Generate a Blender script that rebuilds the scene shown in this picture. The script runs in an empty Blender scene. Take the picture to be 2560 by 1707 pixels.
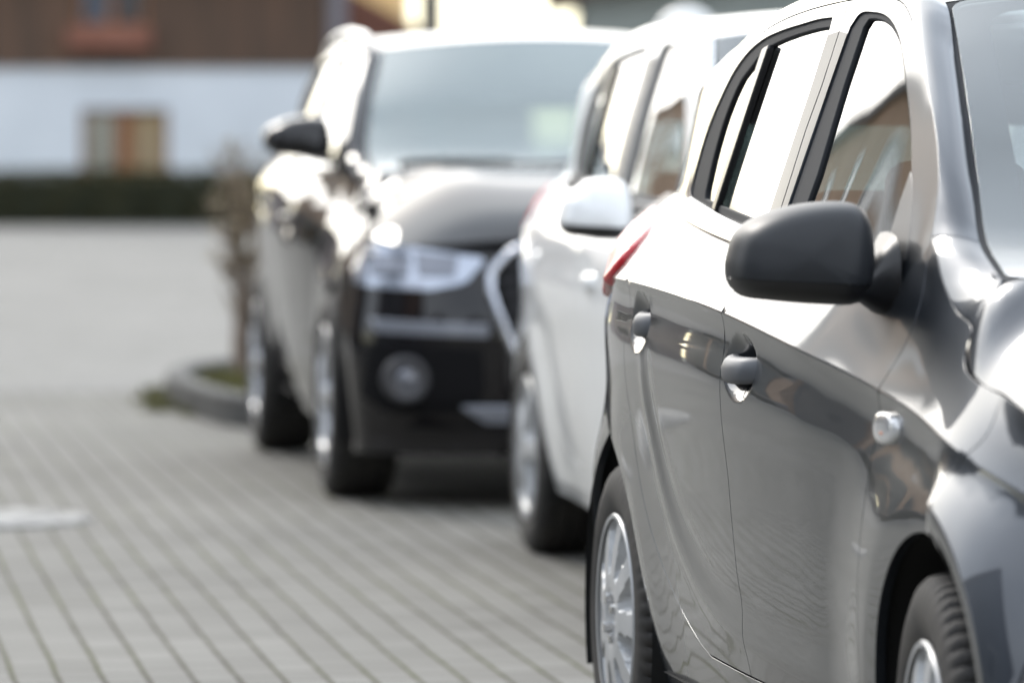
import bpy, bmesh, math, random
import numpy as np
from mathutils import Vector, Matrix
from mathutils.geometry import delaunay_2d_cdt

random.seed(7); RNG = np.random.default_rng(11)
SC = bpy.context.scene
COL = SC.collection
R = math.radians

# ------------------------------------------------------------------ objects
def tag(o, label=None, cat=None, group=None, kind=None):
    if label: o['label'] = label
    if cat: o['category'] = cat
    if group: o['group'] = group
    if kind: o['kind'] = kind
    return o

def empty(name, loc, rz=0.0, parent=None):
    o = bpy.data.objects.new(name, None); COL.objects.link(o)
    o.location = loc; o.rotation_euler = (0, 0, rz); o.empty_display_size = .2
    if parent: o.parent = parent
    return o

def link(name, me, mat, parent=None):
    o = bpy.data.objects.new(name, me); COL.objects.link(o)
    if mat is not None:
        for m in (mat if isinstance(mat, (list, tuple)) else [mat]): me.materials.append(m)
    if parent: o.parent = parent
    return o

def mesh_obj(name, V, Fc, mat, parent=None, smooth=True, normals=None):
    me = bpy.data.meshes.new(name)
    me.from_pydata([tuple(map(float, v)) for v in V], [], [tuple(int(i) for i in f) for f in Fc])
    me.validate(clean_customdata=False); me.update()
    if smooth: me.polygons.foreach_set('use_smooth', [True]*len(me.polygons))
    if normals is not None and len(normals) == len(me.vertices):
        me.normals_split_custom_set_from_vertices([tuple(map(float, n)) for n in normals])
    return link(name, me, mat, parent)

def bm_obj(name, bm, mat, parent=None, smooth=False, bevel=0.0, seg=2, angle=35):
    me = bpy.data.meshes.new(name)
    bmesh.ops.recalc_face_normals(bm, faces=bm.faces)
    bm.to_mesh(me); bm.free()
    if smooth:
        me.polygons.foreach_set('use_smooth', [True]*len(me.polygons))
        me.set_sharp_from_angle(angle=R(angle))
    o = link(name, me, mat, parent)
    if bevel > 0:
        m = o.modifiers.new('bevel', 'BEVEL'); m.width = bevel; m.segments = seg
        m.limit_method = 'ANGLE'; m.angle_limit = R(40)
    return o

def bm_box(bm, lo, hi, M=None):
    c = [((lo[i]+hi[i])/2) for i in range(3)]; s = [max(1e-4, hi[i]-lo[i]) for i in range(3)]
    T = Matrix.Translation(c) @ Matrix.Diagonal((*s, 1))
    bmesh.ops.create_cube(bm, size=1, matrix=(M @ T) if M else T)

def bm_tube(bm, pts, r, n=10, cap=True):
    """round bar along a 3-D polyline; r a number or one per point"""
    P = [Vector(p) for p in pts]; rs = r if hasattr(r, '__len__') else [r]*len(P)
    rings = []; up = Vector((0, 0, 1))
    for i, p in enumerate(P):
        d = (P[min(i+1, len(P)-1)]-P[max(i-1, 0)]).normalized()
        a = d.cross(up if abs(d.z) < .95 else Vector((1, 0, 0))).normalized(); b = d.cross(a).normalized()
        rings.append([bm.verts.new(p+(a*math.cos(2*math.pi*k/n)+b*math.sin(2*math.pi*k/n))*rs[i]) for k in range(n)])
    for i in range(len(P)-1):
        for k in range(n):
            bm.faces.new((rings[i][k], rings[i][(k+1) % n], rings[i+1][(k+1) % n], rings[i+1][k]))
    if cap:
        bm.faces.new(rings[0][::-1]); bm.faces.new(rings[-1])

def lathe(profile, n, axis='y', a0=0, a1=2*math.pi):
    """profile: list of (r, h); revolved about the y axis. Returns V, F (grid)"""
    full = abs(a1-a0-2*math.pi) < 1e-6
    V = []; Fc = []; m = len(profile); nn = n if full else n+1
    for k in range(nn):
        a = a0+(a1-a0)*k/n
        for r, h in profile: V.append((r*math.cos(a), h, r*math.sin(a)))
    for k in range(n):
        k2 = (k+1) % nn
        for j in range(m-1):
            Fc.append((k*m+j, k*m+j+1, k2*m+j+1, k2*m+j))
    return V, Fc

# ------------------------------------------------------------------ curves
def pch(xs, ys):
    xs = np.array(xs, float); ys = np.array(ys, float)
    h = np.diff(xs); d = np.diff(ys)/h
    m = np.zeros_like(ys); m[1:-1] = (d[:-1]*h[1:]+d[1:]*h[:-1])/(h[:-1]+h[1:])
    m[0] = d[0]; m[-1] = d[-1]
    def f(x):
        x = np.asarray(x, float); xc = np.clip(x, xs[0], xs[-1])
        i = np.clip(np.searchsorted(xs, xc)-1, 0, len(xs)-2)
        t = (xc-xs[i])/h[i]
        r = (2*t**3-3*t**2+1)*ys[i]+(t**3-2*t**2+t)*h[i]*m[i]+(-2*t**3+3*t**2)*ys[i+1]+(t**3-t**2)*h[i]*m[i+1]
        return r+(x-xc)*np.where(x < xs[0], m[0], np.where(x > xs[-1], m[-1], 0))
    return f

def sst(a, b, x):
    t = np.clip((x-a)/(b-a), 0, 1); return t*t*(3-2*t)

def curve(pts, n=8):
    """open Catmull-Rom through the points"""
    P = np.array(pts, float); out = []
    Q = np.vstack([2*P[0]-P[1], P, 2*P[-1]-P[-2]])
    for i in range(1, len(Q)-2):
        p0, p1, p2, p3 = Q[i-1], Q[i], Q[i+1], Q[i+2]
        d1 = np.linalg.norm(p2-p1)
        for k in range(n):
            t = k/n
            m1 = (p2-p0)/(np.linalg.norm(p2-p1)+np.linalg.norm(p1-p0)+1e-9)*d1
            m2 = (p3-p1)/(np.linalg.norm(p3-p2)+np.linalg.norm(p2-p1)+1e-9)*d1
            out.append((2*t**3-3*t**2+1)*p1+(t**3-2*t**2+t)*m1+(-2*t**3+3*t**2)*p2+(t**3-t**2)*m2)
    out.append(P[-1]); return [tuple(p) for p in out]

def resample(poly, sp):
    """closed polygon, long edges cut to at most sp, every given point kept"""
    out = []; n = len(poly)
    for i in range(n):
        a = np.array(poly[i], float); b = np.array(poly[(i+1) % n], float)
        L = np.linalg.norm(b-a)
        if L < 1e-7: continue
        k = max(1, int(math.ceil(L/sp)))
        for j in range(k): out.append(a+(b-a)*j/k)
    # drop points that nearly coincide
    keep = [out[0]]
    for p in out[1:]:
        if np.linalg.norm(p-keep[-1]) > sp*.08: keep.append(p)
    if np.linalg.norm(keep[-1]-keep[0]) < sp*.08: keep.pop()
    return np.array(keep)

def area2(P): return .5*np.sum(P[:, 0]*np.roll(P[:, 1], -1)-np.roll(P[:, 0], -1)*P[:, 1])

def normals2(P):
    """outward 2-D normals of a CCW polygon's points"""
    e = np.roll(P, -1, 0)-P; e /= (np.linalg.norm(e, axis=1)[:, None]+1e-12)
    n = np.stack([e[:, 1], -e[:, 0]], 1); m = n+np.roll(n, 1, 0)
    l = np.linalg.norm(m, axis=1)[:, None]
    m = np.where(l > 1e-6, m/np.maximum(l, 1e-6), n)
    c = np.clip(np.sum(m*n, 1), .45, 1)[:, None]
    return m, 1/c

def offset(poly, d, sp):
    P = resample(poly, sp)
    if area2(P) < 0: P = P[::-1]
    n, k = normals2(P); return P+n*k*d

def inside(pts, poly):
    x, y = pts[:, 0], pts[:, 1]; c = np.zeros(len(pts), bool); n = len(poly)
    for i in range(n):
        x1, y1 = poly[i]; x2, y2 = poly[(i+1) % n]
        if y1 == y2: continue
        t = ((y1 > y) != (y2 > y)) & (x < (x2-x1)*(y-y1)/(y2-y1)+x1)
        c ^= t
    return c

def frame(F, P, eps=1e-3):
    a = P[:, 0]; b = P[:, 1]
    X = F(a, b)
    da = F(a+eps, b)-F(a-eps, b); db = F(a, b+eps)-F(a, b-eps)
    n = np.cross(da, db); n /= (np.linalg.norm(n, axis=1)[:, None]+1e-12)
    return X, n

def sheet(name, outline, F, mat, parent, holes=(), sp=.03, inset=.0022, flange=.016, lines=(), dots=None, sign=1,
          depth=0.0, rim=.0009, mirror=False):
    """a pressed panel: the 2-D outline (with holes) tessellated and carried onto the surface F(a,b); every border turns inwards over a small radius.
    sign: +1 when da x db already points out. depth: pushed in along the normal."""
    loops = []
    for q, poly in enumerate([outline, *holes]):
        P = resample(poly, sp*.7)
        if area2(P) < 0: P = P[::-1]
        n, k = normals2(P)
        out = n if q == 0 else -n
        loops.append((P-out*k*inset, out))
    lo = loops[0][0].min(0); hi = loops[0][0].max(0)
    gx = np.arange(lo[0]+sp/2, hi[0], sp); gy = np.arange(lo[1]+sp/2, hi[1], sp)
    G = np.stack(np.meshgrid(gx, gy), -1).reshape(-1, 2)
    pts = [G]; LN = []
    if dots is not None: pts.append(np.asarray(dots, float))
    for ln in lines:
        Q = np.array(ln, float); seg = []
        for i in range(len(Q)-1):
            k = max(1, int(np.linalg.norm(Q[i+1]-Q[i])/(sp*.8)))
            for j in range(k): seg.append(Q[i]+(Q[i+1]-Q[i])*j/k)
        LN.append(np.array(seg))
    nb = sum(len(l[0]) for l in loops)
    B = np.vstack([l[0] for l in loops])
    I = []
    for q, S in enumerate(pts):
        if not len(S): continue
        m = inside(S, loops[0][0])
        for l in loops[1:]: m &= ~inside(S, l[0])
        S = S[m]
        if len(S):
            lim = sp*(.45 if q == 0 else .12)
            d = np.min(np.linalg.norm(S[:, None, :]-B[None, :, :], axis=2), axis=1) if len(S)*len(B) < 3e7 else np.ones(len(S))
            S = S[d > lim]
        I.append(S)
    edges = []; o = 0
    for l, _ in loops:
        m = len(l); edges += [(o+i, o+(i+1) % m) for i in range(m)]; o += m
    if LN:
        allL = np.vstack(LN); keepL = []; cnt = nb
        for S in LN:
            m = inside(S, loops[0][0])
            for l in loops[1:]: m &= ~inside(S, l[0])
            d = np.min(np.linalg.norm(S[:, None, :]-B[None, :, :], axis=2), axis=1); m &= d > sp*.1
            ids = np.where(m)[0]
            for a, b in zip(ids[:-1], ids[1:]):
                if b == a+1: edges.append((cnt+int(np.searchsorted(ids, a)), cnt+int(np.searchsorted(ids, b))))
            keepL.append(S[m]); cnt += len(ids)
        lim = sp*.45
        for q in range(len(I)):
            S = I[q]
            if not len(S): continue
            ok = np.ones(len(S), bool)
            lo_ = allL.min(0)-lim; hi_ = allL.max(0)+lim
            for c0 in range(0, len(S), 400):
                d = np.min(np.linalg.norm(S[c0:c0+400, None, :]-allL[None, :, :], axis=2), axis=1); ok[c0:c0+400] = d > (lim if q == 0 else .003)
            I[q] = S[ok]
        I = keepL+I
    I = np.vstack(I) if I else np.zeros((0, 2))
    P = np.vstack([B, I])
    rv, re, rf, ov, oe, of = delaunay_2d_cdt([Vector(p) for p in P], edges, [], 0, 1e-7)
    RV = np.array([(v.x, v.y) for v in rv]); T = np.array([f for f in rf if len(f) == 3], int)
    C = RV[T].mean(1); m = inside(C, loops[0][0])
    for l, _ in loops[1:]: m &= ~inside(C, l)
    T = T[m]
    A = RV[T]; ar = (A[:, 1, 0]-A[:, 0, 0])*(A[:, 2, 1]-A[:, 0, 1])-(A[:, 2, 0]-A[:, 0, 0])*(A[:, 1, 1]-A[:, 0, 1])
    T[ar < 0] = T[ar < 0][:, ::-1]
    X, N = frame(F, RV); N = N*sign; X = X-N*depth
    if sign < 0: T = T[:, ::-1]
    V = [X]; NN = [N]; Fc = [tuple(t) for t in T]; base = len(X)
    mp = {}
    for i, lst in enumerate(ov):
        for q in lst: mp[q] = i
    o = 0
    for l, out in loops:
        mcount = len(l); idx = [mp.get(o+i, None) for i in range(mcount)]; o += mcount
        if any(i is None for i in idx): continue
        x0, n0 = X[idx], N[idx]
        e = 1e-3; t3 = F(l[:, 0]+out[:, 0]*e, l[:, 1]+out[:, 1]*e)-F(l[:, 0]-out[:, 0]*e, l[:, 1]-out[:, 1]*e)
        t3 -= n0*np.sum(t3*n0, 1)[:, None]; t3 /= (np.linalg.norm(t3, axis=1)[:, None]+1e-9)
        rings = [(x0+t3*rim*.7-n0*rim*.3, (n0*.7+t3*.7)), (x0+t3*rim-n0*rim, t3), (x0+t3*rim-n0*flange, t3)]
        prev = np.array(idx)
        flip = sign < 0
        for xr, nr in rings:
            cur = np.arange(base, base+mcount); V.append(xr); NN.append(nr/(np.linalg.norm(nr, axis=1)[:, None]+1e-9)); base += mcount
            for i in range(mcount):
                j = (i+1) % mcount
                hole = not np.array_equal(l, loops[0][0])
                f = (prev[i], cur[i], cur[j], prev[j])
                if hole ^ flip: f = f[::-1]
                Fc.append(f)
            prev = cur
    V = np.vstack(V); NN = np.vstack(NN)
    ob = mesh_obj(name, V, Fc, mat, parent, True, NN)
    if mirror:
        V2 = V*np.array([1, -1, 1]); N2 = NN*np.array([1, -1, 1])
        mesh_obj(name, V2, [f[::-1] for f in Fc], mat, mirror if mirror is not True else parent, True, N2)
    return ob

def grid_sheet(name, F, na, nb, mat, parent, a=(0, 1), b=(0, 1), sign=1, thick=0.0):
    A = np.linspace(*a, na); Bv = np.linspace(*b, nb)
    P = np.stack(np.meshgrid(A, Bv, indexing='ij'), -1).reshape(-1, 2)
    X, N = frame(F, P); N *= sign
    Fc = []
    for i in range(na-1):
        for j in range(nb-1):
            f = (i*nb+j, (i+1)*nb+j, (i+1)*nb+j+1, i*nb+j+1); Fc.append(f if sign > 0 else f[::-1])
    return mesh_obj(name, X, Fc, mat, parent, True, N)

# ------------------------------------------------------------------ materials
MATS = {}
def mat(name, col=(.5, .5, .5), rough=.5, metal=0.0, coat=0.0, spec=.5, coat_rough=.02, emit=None, ior=1.5):
    if name in MATS: return MATS[name]
    m = bpy.data.materials.new(name); m.use_nodes = True
    b = m.node_tree.nodes['Principled BSDF']
    b.inputs['Base Color'].default_value = (*col, 1); b.inputs['Roughness'].default_value = rough
    b.inputs['Metallic'].default_value = metal; b.inputs['Specular IOR Level'].default_value = spec
    b.inputs['Coat Weight'].default_value = coat; b.inputs['Coat Roughness'].default_value = coat_rough
    b.inputs['IOR'].default_value = ior
    MATS[name] = m; return m

def nodes(m): return m.node_tree.nodes, m.node_tree.links, m.node_tree.nodes['Principled BSDF']

def noise_col(m, c1, c2, scale=5, detail=5, coord='Object', lo=.35, hi=.65, bump=0.0, bump_dist=.01, mapping=None, rough=None):
    """mottles the base colour between two tones with fractal noise, with optional bump"""
    N, L, b = nodes(m)
    tc = N.new('ShaderNodeTexCoord'); mp = N.new('ShaderNodeMapping'); L.new(tc.outputs[coord], mp.inputs[0])
    if mapping: mp.inputs['Scale'].default_value = mapping
    nz = N.new('ShaderNodeTexNoise'); nz.inputs['Scale'].default_value = scale; nz.inputs['Detail'].default_value = detail
    L.new(mp.outputs[0], nz.inputs['Vector'])
    cr = N.new('ShaderNodeValToRGB'); cr.color_ramp.elements[0].position = lo; cr.color_ramp.elements[1].position = hi
    cr.color_ramp.elements[0].color = (*c1, 1); cr.color_ramp.elements[1].color = (*c2, 1)
    L.new(nz.outputs['Fac'], cr.inputs[0]); L.new(cr.outputs[0], b.inputs['Base Color'])
    if bump:
        bp = N.new('ShaderNodeBump'); bp.inputs['Strength'].default_value = bump; bp.inputs['Distance'].default_value = bump_dist
        L.new(nz.outputs['Fac'], bp.inputs['Height']); L.new(bp.outputs[0], b.inputs['Normal'])
    return m

def paint(name, base, metal=.4, rough=.38, spec=.5):
    """car paint: a metallic base with faint flake and dirt under a clear coat"""
    if name in MATS: return MATS[name]
    m = mat(name, base, rough, metal, 1.0, spec, .012)
    N, L, b = nodes(m)
    tc = N.new('ShaderNodeTexCoord')
    nz = N.new('ShaderNodeTexNoise'); nz.inputs['Scale'].default_value = 3.0; nz.inputs['Detail'].default_value = 6
    L.new(tc.outputs['Object'], nz.inputs['Vector'])
    mr = N.new('ShaderNodeMapRange'); mr.inputs[1].default_value = .35; mr.inputs[2].default_value = .75
    mr.inputs[3].default_value = .012; mr.inputs[4].default_value = .05
    L.new(nz.outputs['Fac'], mr.inputs[0]); L.new(mr.outputs[0], b.inputs['Coat Roughness'])
    return m

def glass(name, tint=(.55, .62, .58), boost=1.55, rough=0.0, sheen=0.0):
    """window glass as a thin sheet: mirror-like by Fresnel, see-through with a tint otherwise"""
    if name in MATS: return MATS[name]
    m = bpy.data.materials.new(name); m.use_nodes = True; N, L = m.node_tree.nodes, m.node_tree.links
    N.clear(); out = N.new('ShaderNodeOutputMaterial'); mx = N.new('ShaderNodeMixShader')
    tr = N.new('ShaderNodeBsdfTransparent'); tr.inputs[0].default_value = (*tint, 1)
    gl = N.new('ShaderNodeBsdfGlossy'); gl.inputs['Roughness'].default_value = rough; gl.inputs[0].default_value = (1, 1, 1, 1)
    fr = N.new('ShaderNodeFresnel'); fr.inputs[0].default_value = 1.5
    ml = N.new('ShaderNodeMath'); ml.operation = 'MULTIPLY'; ml.inputs[1].default_value = boost; ml.use_clamp = True
    L.new(fr.outputs[0], ml.inputs[0]); L.new(ml.outputs[0], mx.inputs[0])
    L.new(tr.outputs[0], mx.inputs[1]); L.new(gl.outputs[0], mx.inputs[2]); 
    if sheen:      # pale diffuse tint brightens the pane in place of reflected light
        df = N.new('ShaderNodeBsdfDiffuse'); df.inputs[0].default_value = (.60,.76,.76,1); m2 = N.new('ShaderNodeMixShader'); m2.inputs[0].default_value = sheen
        L.new(mx.outputs[0], m2.inputs[1]); L.new(df.outputs[0], m2.inputs[2]); L.new(m2.outputs[0], out.inputs[0])
    else: L.new(mx.outputs[0], out.inputs[0])
    MATS[name] = m; return m
# ------------------------------------------------------------------ hatchback body surface (metres; x forward from the front axle, half width, height)
zc = pch([-3.1,-2.6,-2.2,-1.8,-1.24,-.8,-.35,-.1,.15,.4,.8], [.945,.953,.954,.948,.927,.89,.842,.812,.765,.70,.64])
hc = pch([-3.12,-3.0,-2.9,-2.8,-2.5,-2.2,-1.8,-1.24,-.8,-.35,-.1,.15,.4,.6,.72,.8], [.60,.685,.735,.765,.820,.837,.847,.849,.828,.790,.782,.780,.760,.728,.69,.65])
zb = pch([-3.1,-1.72,-1.25,-.65,-.42,-.31,-.24,-.17,-.09,.15,.4,.8], [1.13,1.06,1.042,1.026,1.028,1.029,1.008,.973,.945,.865,.82,.76])
hb = pch([-3.1,-3.0,-2.9,-2.75,-2.6,-2.45,-1.72,-1.25,-.95,-.65,-.34,-.12,.15,.4,.6,.8], [.48,.54,.59,.632,.655,.668,.727,.757,.752,.734,.714,.707,.712,.71,.68,.62])
kk = pch([-3.1,-2.45,-1.9,-1.25,-.65,-.1], [.18,.20,.23,.355,.375,.35])
und = pch([-.01,0,.02,.04,.06,.10,.16,.28,.4,.5,.6,.7,.8], [.002,0,-.0042,-.006,-.0050,.0025,.0065,.003,-.008,-.019,-.035,-.058,-.09])
SWOOSH = [(-2.02,.95),(-1.96,.838),(-1.93,.723),(-1.885,.638),(-1.79,.559),(-1.676,.503),(-1.497,.448),(-1.22,.415),(-.9,.40),(-.5,.395)]
_SW = np.array(curve(SWOOSH, 24)); _SWd = np.gradient(_SW, axis=0); _SWd /= np.linalg.norm(_SWd, axis=1)[:, None]
_SWn = np.stack([-_SWd[:, 1], _SWd[:, 0]], 1)      # towards the middle of the doors
if np.dot(_SWn[120], [1, 1]) < 0: _SWn = -_SWn
def swoosh_dist(x, z):
    sh = np.shape(x); Q = np.stack([np.ravel(x), np.ravel(z)], -1); out = np.full(len(Q), 9.0)
    m = (Q[:, 0] > -2.2) & (Q[:, 1] < 1.0)
    q = Q[m]
    for c0 in range(0, len(q), 3000):
        d = np.linalg.norm(q[c0:c0+3000, None]-_SW[None], axis=2); k = np.argmin(d, 1)
        q_ = np.sum((q[c0:c0+3000]-_SW[k])*_SWn[k], 1); idx = np.where(m)[0][c0:c0+3000]; out[idx] = q_
    return out.reshape(sh)
SW_LINES = [[tuple(p+n*o) for p, n in zip(_SW[10::6], _SWn[10::6])] for o in (-.07, -.05, -.03, -.015, 0, .015, .03, .045, .065)]
_lip = pch([.30,.352,.38,.41,.45,.50,.56,.62], [.80,.93,1.0,.97,.70,.35,.08,.0])
HANDLES = [(-1.105,.840), (-2.03,.882)]

def Wbase(x, z, crisp=1.0, scoop=1.0, turn=1.0):
    x = np.asarray(x, float); z = np.asarray(z, float)
    tn = turn*sst(.02, .42, x); c = zc(x); H = hc(x)-.045*tn-.05*turn*np.clip(x-.42, 0, 1); b = zb(x); B = hb(x)-.018*turn*sst(.27, .45, x); d = c-z
    tk = und(d)
    low = H+np.where(tk < 0, tk*(1-.75*sst(-2.3, -2.75, x))*np.where(d < .1, crisp*(1-sst(-.25, .10, x)), 1), tk*(1-sst(-2.2, -2.5, x)))
    L = b-c; t = np.clip((z-c)/L, 0, 1); s0 = .60*L; dh = H-B
    up = H-(s0*t+(dh-s0)*t*t)
    zz = z-b
    top = B-kk(x)*zz-.04*np.clip(zz, 0, 1)**2
    w = np.where(z < c, low, np.where(z < b, up, top))
    w = w+.046*sst(-2.56, -2.85, x)*(1-sst(.52, .82, z))
    for ax, a1, a2 in ((0.0, .008, .026), (-2.525, .008, .006)):
        r = np.hypot(x-ax, z-.30)
        lip = a1*_lip(r)+a2*(1-sst(.40, .70, r))*(1-.75*(tn if ax == 0 else 0))
        w = w+lip*(1-sst(.62, .85, z))
    if turn:
        r = np.hypot(x, z-.30); wr = .8215-.035*np.clip(x, 0, 1)-.6*np.clip(r-.408, 0, 1)-3*np.clip(r-.408, 0, 1)**2-.4*np.clip(.385-r, 0, 1)
        g = sst(.0, .10, x); k = .0045
        w = w+g*k*np.log1p(np.exp(np.clip((wr-w)/k, -40, 40)))
    w = w+.016*np.exp(-((x+2.78)/.14)**2-((z-1.04)/.055)**2)-.012*np.exp(-((x+2.66)/.22)**2)*sst(.87, .95, z)*(1-sst(.97, 1.01, z))
    if scoop:
        # the swept crease low on the doors: a shallow hollow just above a soft ridge
        dist = swoosh_dist(x, z)
        fade = sst(-.42, -.7, x)*(1-sst(.72, .88, z))
        w = w+scoop*fade*(.0032*np.exp(-((dist+.035)/.028)**2)-.0032*np.exp(-((dist-.028)/.032)**2))
        for hx, hz in HANDLES:
            q = ((x-hx+.01)/.105)**2+((z-hz-.002)/.058)**2
            w = w-.027*scoop*np.clip(1-q, 0, 1)**1.3
    return w

# outlines in (x, z)
O_LINE = [(-.362,1.070),(-.420,1.139),(-.525,1.217),(-.689,1.305),(-.846,1.383),(-.989,1.438),(-1.15,1.455),(-1.378,1.452),(-1.60,1.443),(-1.80,1.428),(-1.979,1.407),(-2.136,1.378),(-2.29,1.335)]
O_BACK = [(-2.29,1.335),(-2.45,1.325),(-2.65,1.305),(-2.85,1.275),(-3.0,1.245)]
FGAP = [(-.362,1.070),(-.326,.982),(-.322,.917),(-.333,.878),(-.343,.842),(-.372,.75),(-.40,.62),(-.425,.47),(-.435,.318)]
BGAP = [(-1.345,1.4525),(-1.327,1.42),(-1.315,1.372),(-1.307,1.305),(-1.309,1.232),(-1.296,1.158),(-1.285,1.099),(-1.262,1.02),(-1.243,.95),(-1.238,.85),(-1.236,.6),(-1.236,.318)]
RGAP = [(-2.40,1.255),(-2.50,1.185),(-2.515,1.10),(-2.43,1.055),(-2.28,1.01),(-2.195,.97),(-2.182,.918),(-2.195,.836),(-2.168,.709),(-2.105,.576),(-2.013,.480),(-1.86,.388),(-1.70,.335),(-1.60,.318)]

def arc(cx, cz, r, a0, a1, n=28):
    return [(cx+r*math.cos(R(a0+(a1-a0)*i/n)), cz+r*math.sin(R(a0+(a1-a0)*i/n))) for i in range(n+1)]

I_CURVE = [(-.080,.676,1.000),(-.100,.661,1.012),(-.165,.651,1.022),(-.28,.647,1.063),(-.45,.617,1.155),(-.6,.592,1.2485),(-.78,.562,1.350),(-.95,.535,1.440),(-1.2,.535,1.474),(-1.6,.545,1.482),(-2.0,.556,1.458),(-2.4,.555,1.412),(-2.7,.535,1.365),(-3.0,.50,1.305)]

def build_car(root, M, warp=None, sp=.024, detail=True, handles=True, crisp=1.0, scoop=1.0, turn=1.0, front=True, tread=True, wheel_style='cap', wheel_r=.30):
    """M: dict of materials. Every part is parented to root (or to the part it belongs to)."""
    wp = warp or (lambda P: P)
    Wf = lambda x, z: Wbase(x, z, crisp, scoop, turn)
    def S(off=0.0):
        return lambda x, z: wp(np.stack([x, -(Wf(x, z)-off), z], -1))
    F0 = S(); P = M['paint']
    zlines = [[(x, float(zc(x))+o) for x in np.linspace(-2.9, .5, 120)] for o in ((-.01, -.005, -.0022, .0, .0022, .006) if detail else (0.0,))]
    blines = [[(x, float(zb(x))+o) for x in np.linspace(-2.95, -.30, 90)] for o in (-.004, .004)]
    def dots(hx, hz):
        a = [];
        for i in range(46):
            for j in range(30): a.append((hx-.125+.23*i/45, hz-.068+.136*j/29))
        return np.array(a)
    rl = lambda ax, rs=(.365,.38,.392,.402,.41,.418,.426,.436,.45,.47): [arc(ax,.30,r,-30,210,90) for r in rs]
    belt = lambda x, o=0.0: float(zb(x))+o
    # ---- doors with their frames, glass, seals, handles
    f_open = [(-1.238,belt(-1.24,.012)),(-1.243,1.15),(-1.25,1.25),(-1.262,1.38)]+curve([(-1.262,1.405),(-1.235,1.425),(-1.18,1.428),(-1.06,1.418),(-.95,1.386),(-.86,1.34),(-.746,1.272),(-.663,1.217),(-.575,1.148),(-.50,1.082),(-.462,1.040)],5)+[(-.48,belt(-.48,.008))]
    f_glass = [(-1.135,belt(-1.13,.03)),(-1.137,1.159),(-1.158,1.231),(-1.179,1.304),(-1.190,1.37)]+curve([(-1.195,1.405),(-1.175,1.420),(-1.053,1.410),(-.945,1.379),(-.88,1.345),(-.746,1.265),(-.663,1.210),(-.603,1.168)],5)+[(-.594,1.11),(-.572,belt(-.57,.018))]
    r_open = [(-1.383,belt(-1.38,.012)),(-1.385,1.2),(-1.388,1.3),(-1.402,1.40)]+curve([(-1.412,1.424),(-1.51,1.423),(-1.633,1.417),(-1.763,1.410),(-1.93,1.397),(-2.074,1.376),(-2.206,1.342),(-2.30,1.300),(-2.40,1.240),(-2.455,1.175),(-2.475,1.125),(-2.45,1.103)],5)+[(-2.40,belt(-2.4,.006))]
    r_glass = [(-1.397,belt(-1.39,.022)),(-1.397,1.2),(-1.40,1.3),(-1.412,1.395)]+curve([(-1.42,1.412),(-1.526,1.410),(-1.682,1.402),(-1.862,1.387),(-1.95,1.372),(-2.03,1.350),(-2.125,1.322),(-2.215,1.262),(-2.262,1.19),(-2.275,1.118)],5)+[(-2.265,belt(-2.265,.016))]
    dv_l = [(-1.905,1.3775),(-1.941,1.303),(-1.985,1.224),(-2.035,1.153),(-2.075,1.092)]
    dv_r = [(-1.852,1.384),(-1.885,1.318),(-1.934,1.232),(-1.987,1.153),(-2.035,1.088)]
    front_out = O_LINE[:7]; front_out = curve(front_out, 6)+[(-1.345,1.4525)]+curve(BGAP,4)[1:]+[(-.435,.318)]+curve(FGAP[::-1],4)[1:-1]
    i0 = 7
    rear_out = curve([(-1.345,1.4525)]+O_LINE[i0:],6)+curve([(-2.29,1.335)]+RGAP,5)[1:]+[(-1.236,.318)]+curve(BGAP[::-1],4)[1:-1]
    seal_lines = []
    for k,(out,opn,gls,nm) in enumerate(((front_out,f_open,f_glass,'f'),(rear_out,r_open,r_glass,'r'))):
        hx, hz = HANDLES[k]
        dr = sheet('door', out, F0, P, root, holes=[opn], sp=sp, lines=zlines+blines+(SW_LINES if detail else []), dots=dots(hx,hz) if (detail and handles) else None, inset=.0020, mirror=False)
        dl = sheet('door', out, lambda x,z: F0(x,z)*np.array([1,-1,1]), P, root, holes=[opn], sp=.06, inset=.0022, sign=-1)
        inner = [tuple(p) for p in offset(gls, -.001, .03)]
        for dd, fy, sg in ((dr,1,1),(dl,-1,-1)):
            Fs = lambda x,z,fy=fy: S(.004)(x,z)*np.array([1,fy,1])
            Fg = lambda x,z,fy=fy: S(.0105)(x,z)*np.array([1,fy,1])
            big = [tuple(p) for p in offset(opn, .004, .03)]
            sheet('window_seal', big, Fs, M['rubber'], dd, holes=[inner], sp=.05, inset=0, flange=.012, sign=sg, rim=.003)
            gout = [tuple(p) for p in offset(gls, .004, .03)]
            sheet('window', gout, Fg, M['side_glass'], dd, sp=.05, inset=0, flange=.0015, sign=sg)
            # moulding along the belt
            x0, x1 = (-1.238,-.50) if k == 0 else (-2.44,-1.383)
            xs = np.linspace(x0, x1, 40)
            prof = []
            for x in xs:
                pts = []
                for o, hgt in ((-.021,.000),(-.018,.007),(-.008,.0105),(.004,.009),(.010,.004),(.0115,-.004)):
                    pts.append((x, -(float(Wf(x, belt(x)+o))+hgt)*fy, belt(x)+o))
                prof.append(wp(np.array(pts)))
            V = np.vstack(prof); m = 6; Fc = []
            for i in range(len(xs)-1):
                for j in range(m-1):
                    f = (i*m+j,(i+1)*m+j,(i+1)*m+j+1,i*m+j+1); Fc.append(f if fy < 0 else f[::-1])
            mesh_obj('belt_moulding', V, [f[::-1] for f in Fc], M['moulding'], dd)
            if k == 1:
                strip = curve(dv_l,5)+curve(dv_r,5)[::-1]
                sheet('window_bar', strip, lambda x,z,fy=fy: S(-.003)(x,z)*np.array([1,fy,1]), M['rubber_gloss'], dd, sp=.02, inset=0, flange=.012, sign=sg, rim=.004)
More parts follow.
